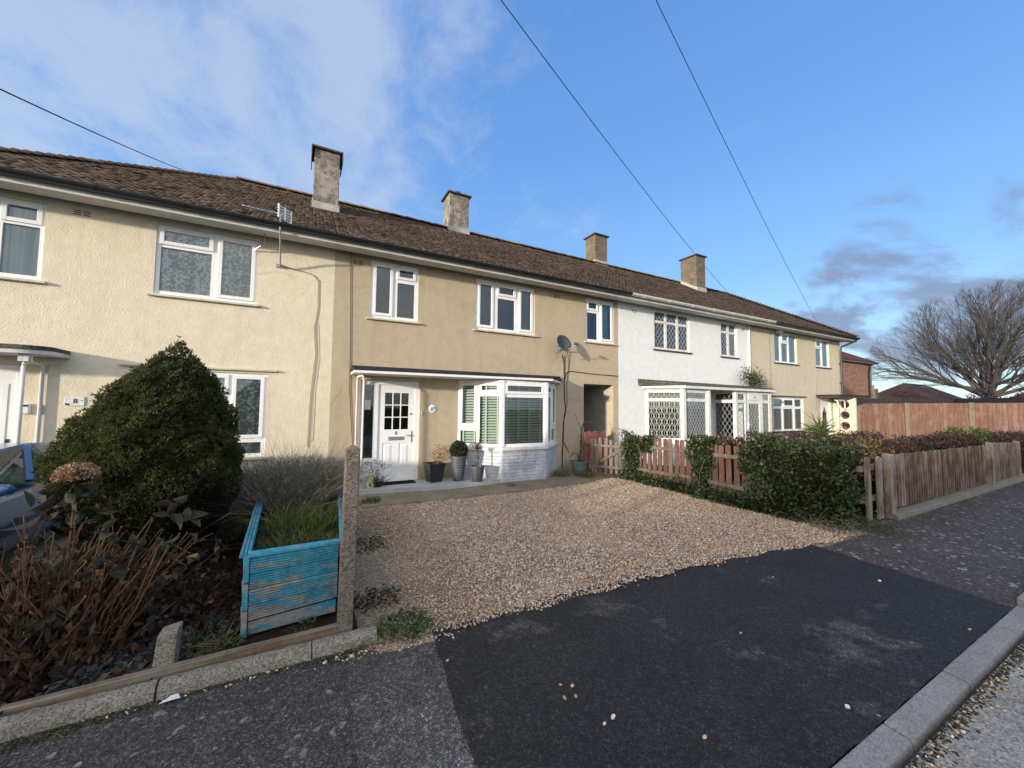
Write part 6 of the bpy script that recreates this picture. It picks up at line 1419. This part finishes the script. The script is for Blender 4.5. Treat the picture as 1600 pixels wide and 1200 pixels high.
# ------------------------------------------------------------------ blue car on the left drive
def car():
    t = empty('parked_car', (-3.36,-2.45,.03), 'blue hatchback parked on the drive behind the conifer', 'car'); t.scale.z = .88
    paint = m_plain('blue_car_paint', (.03,.12,.27), .25, .6, .3, var=.05); paint.node_tree.nodes['Principled BSDF'].inputs['Coat Weight'].default_value = .7
    # stations along the length: y, half width, sill z, shoulder z
    stn = [(-2.0,.55,.32,.58),(-1.93,.74,.24,.68),(-1.7,.81,.20,.76),(-1.2,.83,.18,.84),(-.8,.84,.18,.90),(0,.85,.18,.93),(.9,.85,.18,.95),(1.5,.83,.20,.97),(1.75,.78,.26,.96),(1.82,.68,.36,.86)]
    m = MB(); vs = []; k = 9
    for y, w, z0, z1 in stn:
        h = z1-z0; ring = [(-w*.9,z0),(-w,z0+h*.18),(-w*1.01,z0+h*.55),(-w*.95,z0+h*.92),(-w*.5,z1+.025),(0,z1+.04),(w*.5,z1+.025),(w*.95,z0+h*.92),(w*1.01,z0+h*.55),(w,z0+h*.18),(w*.9,z0)]
        k = len(ring); vs += [(x,y,z) for x,z in ring]
    m.add(vs, [(i*k+j,i*k+(j+1) % k,(i+1)*k+(j+1) % k,(i+1)*k+j) for i in range(len(stn)-1) for j in range(k)] + [tuple(range(k))[::-1], tuple((len(stn)-1)*k+j for j in range(k))]); m.build('body', paint, t, smooth=True)
    # greenhouse: pillars and roof painted, glass between
    base = [(-.78,-.78,.90),(.78,-.78,.90),(.79,.2,.95),(.77,1.62,.97),(-.77,1.62,.97),(-.79,.2,.95)]; top = [(-.58,-.05,1.29),(.58,-.05,1.29),(.62,.5,1.345),(.56,1.35,1.29),(-.56,1.35,1.29),(-.62,.5,1.345)]
    m = MB(); m.add([Vector(p)*1.0 for p in top] + [(x*.97,y*.97+.02,z+.035) for x,y,z in top], [(6,7,8,11),(11,8,9,10),(0,1,7,6),(1,2,8,7),(2,3,9,8),(3,4,10,9),(4,5,11,10),(5,0,6,11)]); m.build('roof', paint, t, smooth=True)
    def glass(nm, q): m = MB(); m.add(q, [tuple(range(len(q)))]); m.build(nm, M['glass_dark'], t)
    def lerp(a, b, f): return tuple(Vector(a).lerp(Vector(b), f))
    glass('windscreen', [base[0],base[1],top[1],top[0]]); glass('rear_window', [base[3],base[4],top[4],top[3]])
    for a, b in ((1,2),(2,3),(4,5),(5,0)): glass('side_window', [base[a],base[b],top[b],top[a]])
    m = MB()
    for i in range(6): m.bar(base[i], top[i], .06, .05)
    m.build('pillars', paint, t)
    m = MB(); m.box(-.66, .66, -.72, .0, .78, .93); m.box(-.5, -.1, .15, .35, .6, 1.12); m.box(.1, .5, .15, .35, .6, 1.12); m.build('dashboard', M['dark'], t)
    m = MB(); m.bar((-.45,-.80,.945),(.05,-.74,.985),.012,.02); m.bar((.1,-.80,.945),(.6,-.76,.975),.012,.02); m.build('wiper', M['black_metal'], t)
    for sx in (-1,1):
        for y in (-1.25, 1.2):
            m = MB(); m.lathe([(.19,-.09),(.28,-.09),(.30,-.06),(.30,.06),(.28,.09),(.19,.09)], 24); w = m.build('wheel', m_plain('tyre_rubber', (.015,.015,.016), .9), t, smooth=True); w.rotation_euler = (0,PI/2,0); w.location = (sx*.78,y,.30)
            m = MB(); m.lathe([(.19,-.06),(.185,.05),(.06,.07),(.02,.075)], 20); m.build('rim', M['steel'], w, smooth=True)
        m = MB(); m.ball((sx*.60,-1.86,.62), .15, 10, (1.1,.5,.55)); m.build('headlight', M['glass'], t, smooth=True)
        m = MB(); m.ball((sx*.93,-.55,.98), .10, 8, (1,.5,.65)); m.build('wing_mirror', paint, t, smooth=True)
    m = MB(); m.box(-.35, .35, -2.03, -1.97, .40, .52); m.build('grille', M['black_metal'], t)
car()

# ------------------------------------------------------------------ overhead wires
def wire(label, a, b, sag, ext):
    a = Vector(a); b = Vector(b); d = b-a; a = a - d*ext; pts = []
    for i in range(25):
        s = i/24; p = a.lerp(b, s); p.z -= sag*4*s*(1-s); pts.append(tuple(p))
    m = MB(); m.tube(pts, .0095, 5); tag(m.build('overhead_wire', M['cable']), label, 'wire', 'overhead wires')
wire('short overhead wire dropping to the left house roof from the upper left', (-3.15,-2,5.37), (-3.19,7,9.01), .12, .6)
wire('left one of the two long overhead wires, passing behind the fourth chimney', (3.37,-2,9.79+.25), (24.55,7,9.21), .55, .55)
wire('right one of the two long overhead wires, ending beyond the terrace end', (7.71,-2,12.11+.25), (35.66,7,8.78), .6, .55)

# ------------------------------------------------------------------ sky, sun, camera
SUN_EL = R(8.3); sd = Vector((.935,.353,0)).normalized(); SUN_AZ = math.atan2(-sd.x, -sd.y)
w = bpy.data.worlds.new('World'); SC.world = w; w.use_nodes = True; nt = w.node_tree; nd = nt.nodes; lk = nt.links
bg = nd['Background']; bg.inputs['Strength'].default_value = .15
sky = nd.new('ShaderNodeTexSky'); sky.sky_type = 'NISHITA'; sky.sun_disc = False; sky.sun_elevation = SUN_EL; sky.sun_rotation = SUN_AZ; sky.air_density = 1.0; sky.dust_density = .25; sky.ozone_density = 2.2; sky.altitude = 50
tc = nd.new('ShaderNodeTexCoord')
def wm(op, a, b=None, c=None):
    x = nd.new('ShaderNodeMath'); x.operation = op
    for s, v in zip(x.inputs, (a,b,c)):
        if v is None: continue
        if isinstance(v, (int,float)): s.default_value = v
        else: lk.new(v, s)
    return x.outputs[0]
def ramp(f, stops):
    x = nd.new('ShaderNodeValToRGB'); e = x.color_ramp.elements; x.color_ramp.interpolation = 'EASE'
    while len(e) < len(stops): e.new(.5)
    for i, (p, c) in enumerate(stops): e[i].position = p; e[i].color = (c,c,c,1)
    lk.new(f, x.inputs[0]); return x.outputs[0]
sx = nd.new('ShaderNodeSeparateXYZ'); lk.new(tc.outputs['Generated'], sx.inputs[0]); X, Y, Z = sx.outputs
zz = wm('ADD', wm('MAXIMUM', Z, .0), .16); cu = nd.new('ShaderNodeCombineXYZ'); lk.new(wm('DIVIDE', X, zz), cu.inputs[0]); lk.new(wm('DIVIDE', Y, zz), cu.inputs[1])
def wn(scale, detail, rough, rot, sc, dist=0, off=(0,0,0)):
    mp = nd.new('ShaderNodeMapping'); mp.inputs['Rotation'].default_value = (0,0,rot); mp.inputs['Scale'].default_value = sc; mp.inputs['Location'].default_value = off; lk.new(cu.outputs[0], mp.inputs[0])
    n = nd.new('ShaderNodeTexNoise'); n.inputs['Scale'].default_value = scale; n.inputs['Detail'].default_value = detail; n.inputs['Roughness'].default_value = rough; n.inputs['Distortion'].default_value = dist; lk.new(mp.outputs[0], n.inputs['Vector']); return n.outputs['Fac']
def toward(v, lo, hi):
    v = Vector(v).normalized(); d = nd.new('ShaderNodeVectorMath'); d.operation = 'DOT_PRODUCT'; lk.new(tc.outputs['Generated'], d.inputs[0]); d.inputs[1].default_value = v
    return ramp(d.outputs['Value'], [(lo, 0), (hi, 1)])
# clear blue air: the physical sky evened out by a plain height gradient
def mixc(f, a, b, mode='MIX'):
    x = nd.new('ShaderNodeMix'); x.data_type = 'RGBA'; x.blend_type = mode
    for s, v in ((x.inputs[0], f), (x.inputs[6], a), (x.inputs[7], b)):
        if isinstance(v, float): s.default_value = v
        elif isinstance(v, tuple): s.default_value = (*v, 1)
        else: lk.new(v, s)
    return x.outputs[2]
gr = nd.new('ShaderNodeValToRGB'); e = gr.color_ramp.elements
for _ in range(3): e.new(.5)
for i, (p, c) in enumerate([(0,(.48,.64,.78)), (.10,(.34,.55,.80)), (.28,(.185,.40,.78)), (.55,(.115,.295,.69)), (1,(.075,.21,.56))]): e[i].position = p; e[i].color = (*c, 1)
lk.new(wm('MAXIMUM', Z, 0.0), gr.inputs[0])
g3 = mixc(1.0, gr.outputs[0], (3.0,3.0,3.0), 'MULTIPLY')
base = mixc(.80, sky.outputs[0], g3)
# thin high cloud, thickest to the left of the view
c1 = wn(1.7, 10, .62, .5, (1,.85,1), .3, (.4,0,0)); c2 = wn(4.6, 9, .66, .9, (1,.7,1), .4, (3,1,0))
cl = wm('ADD', wm('MULTIPLY', c1, .60), wm('MULTIPLY', c2, .40))
mask = toward((-.55,.62,.50), .20, 1.0)
cl = ramp(wm('ADD', cl, wm('MULTIPLY', wm('SUBTRACT', mask, .52), .26)), [(.43, 0), (.66, 1)])
up = mixc(wm('MULTIPLY', cl, .60), base, (1.60,1.78,2.12))
# small grey clouds low to the east
c3 = wn(.9, 7, .6, -.75, (.55,1.5,1), .4, (1.3,.4,0)); m3 = toward((.94,.249,.234), .955, .995)
c3 = ramp(wm('ADD', c3, wm('MULTIPLY', wm('SUBTRACT', m3, 1.0), .40)), [(.42, 0), (.54, 1)])
up = mixc(wm('MULTIPLY', c3, .80), up, (.62,.74,1.12))
# unseen broken cloud over the street side, added bright to fill the shade
c4 = wn(1.0, 7, .6, .2, (1,.8,1), .3, (7,2,0)); bk = toward((-.75,-.60,.35), -.10, .65)
c4 = wm('MULTIPLY', ramp(c4, [(.30, .35), (.62, 1)]), bk)
fin = mixc(wm('MULTIPLY', c4, .9), up, (5.0,4.65,4.25))
lk.new(fin, bg.inputs['Color'])

sl = bpy.data.lights.new('sun', 'SUN'); sl.energy = 2.1; sl.angle = R(2.0); sl.color = (1,.90,.76); so = bpy.data.objects.new('sun', sl); COL.objects.link(so)
so.rotation_euler = Vector((sd.x*math.cos(SUN_EL), sd.y*math.cos(SUN_EL), -math.sin(SUN_EL))).to_track_quat('-Z','Y').to_euler()
cam = bpy.data.cameras.new('camera'); co = bpy.data.objects.new('camera', cam); COL.objects.link(co)
cam.sensor_width = 36; cam.lens = 608.62/1600*36; cam.clip_end = 2000; cam.clip_start = .05
r_ = Vector((.88023099,-.47444978,.00952924)); u_ = Vector((-.03541073,-.04564508,.99832991)); f_ = Vector((.47322244,.87909836,.05697883))
mt = Matrix.Identity(4)
for i in range(3): mt[i][0] = r_[i]; mt[i][1] = u_[i]; mt[i][2] = -f_[i]
mt[0][3], mt[1][3], mt[2][3] = 0, -8.48624, 1.71876
co.matrix_world = mt; SC.camera = co
SC.view_settings.view_transform = 'Standard'; SC.view_settings.look = 'None'; SC.view_settings.exposure = 1.42; SC.view_settings.gamma = 1
SC.cycles.max_bounces = 8; SC.cycles.transparent_max_bounces = 16; SC.cycles.caustics_reflective = False; SC.cycles.caustics_refractive = False; SC.cycles.use_denoising = True
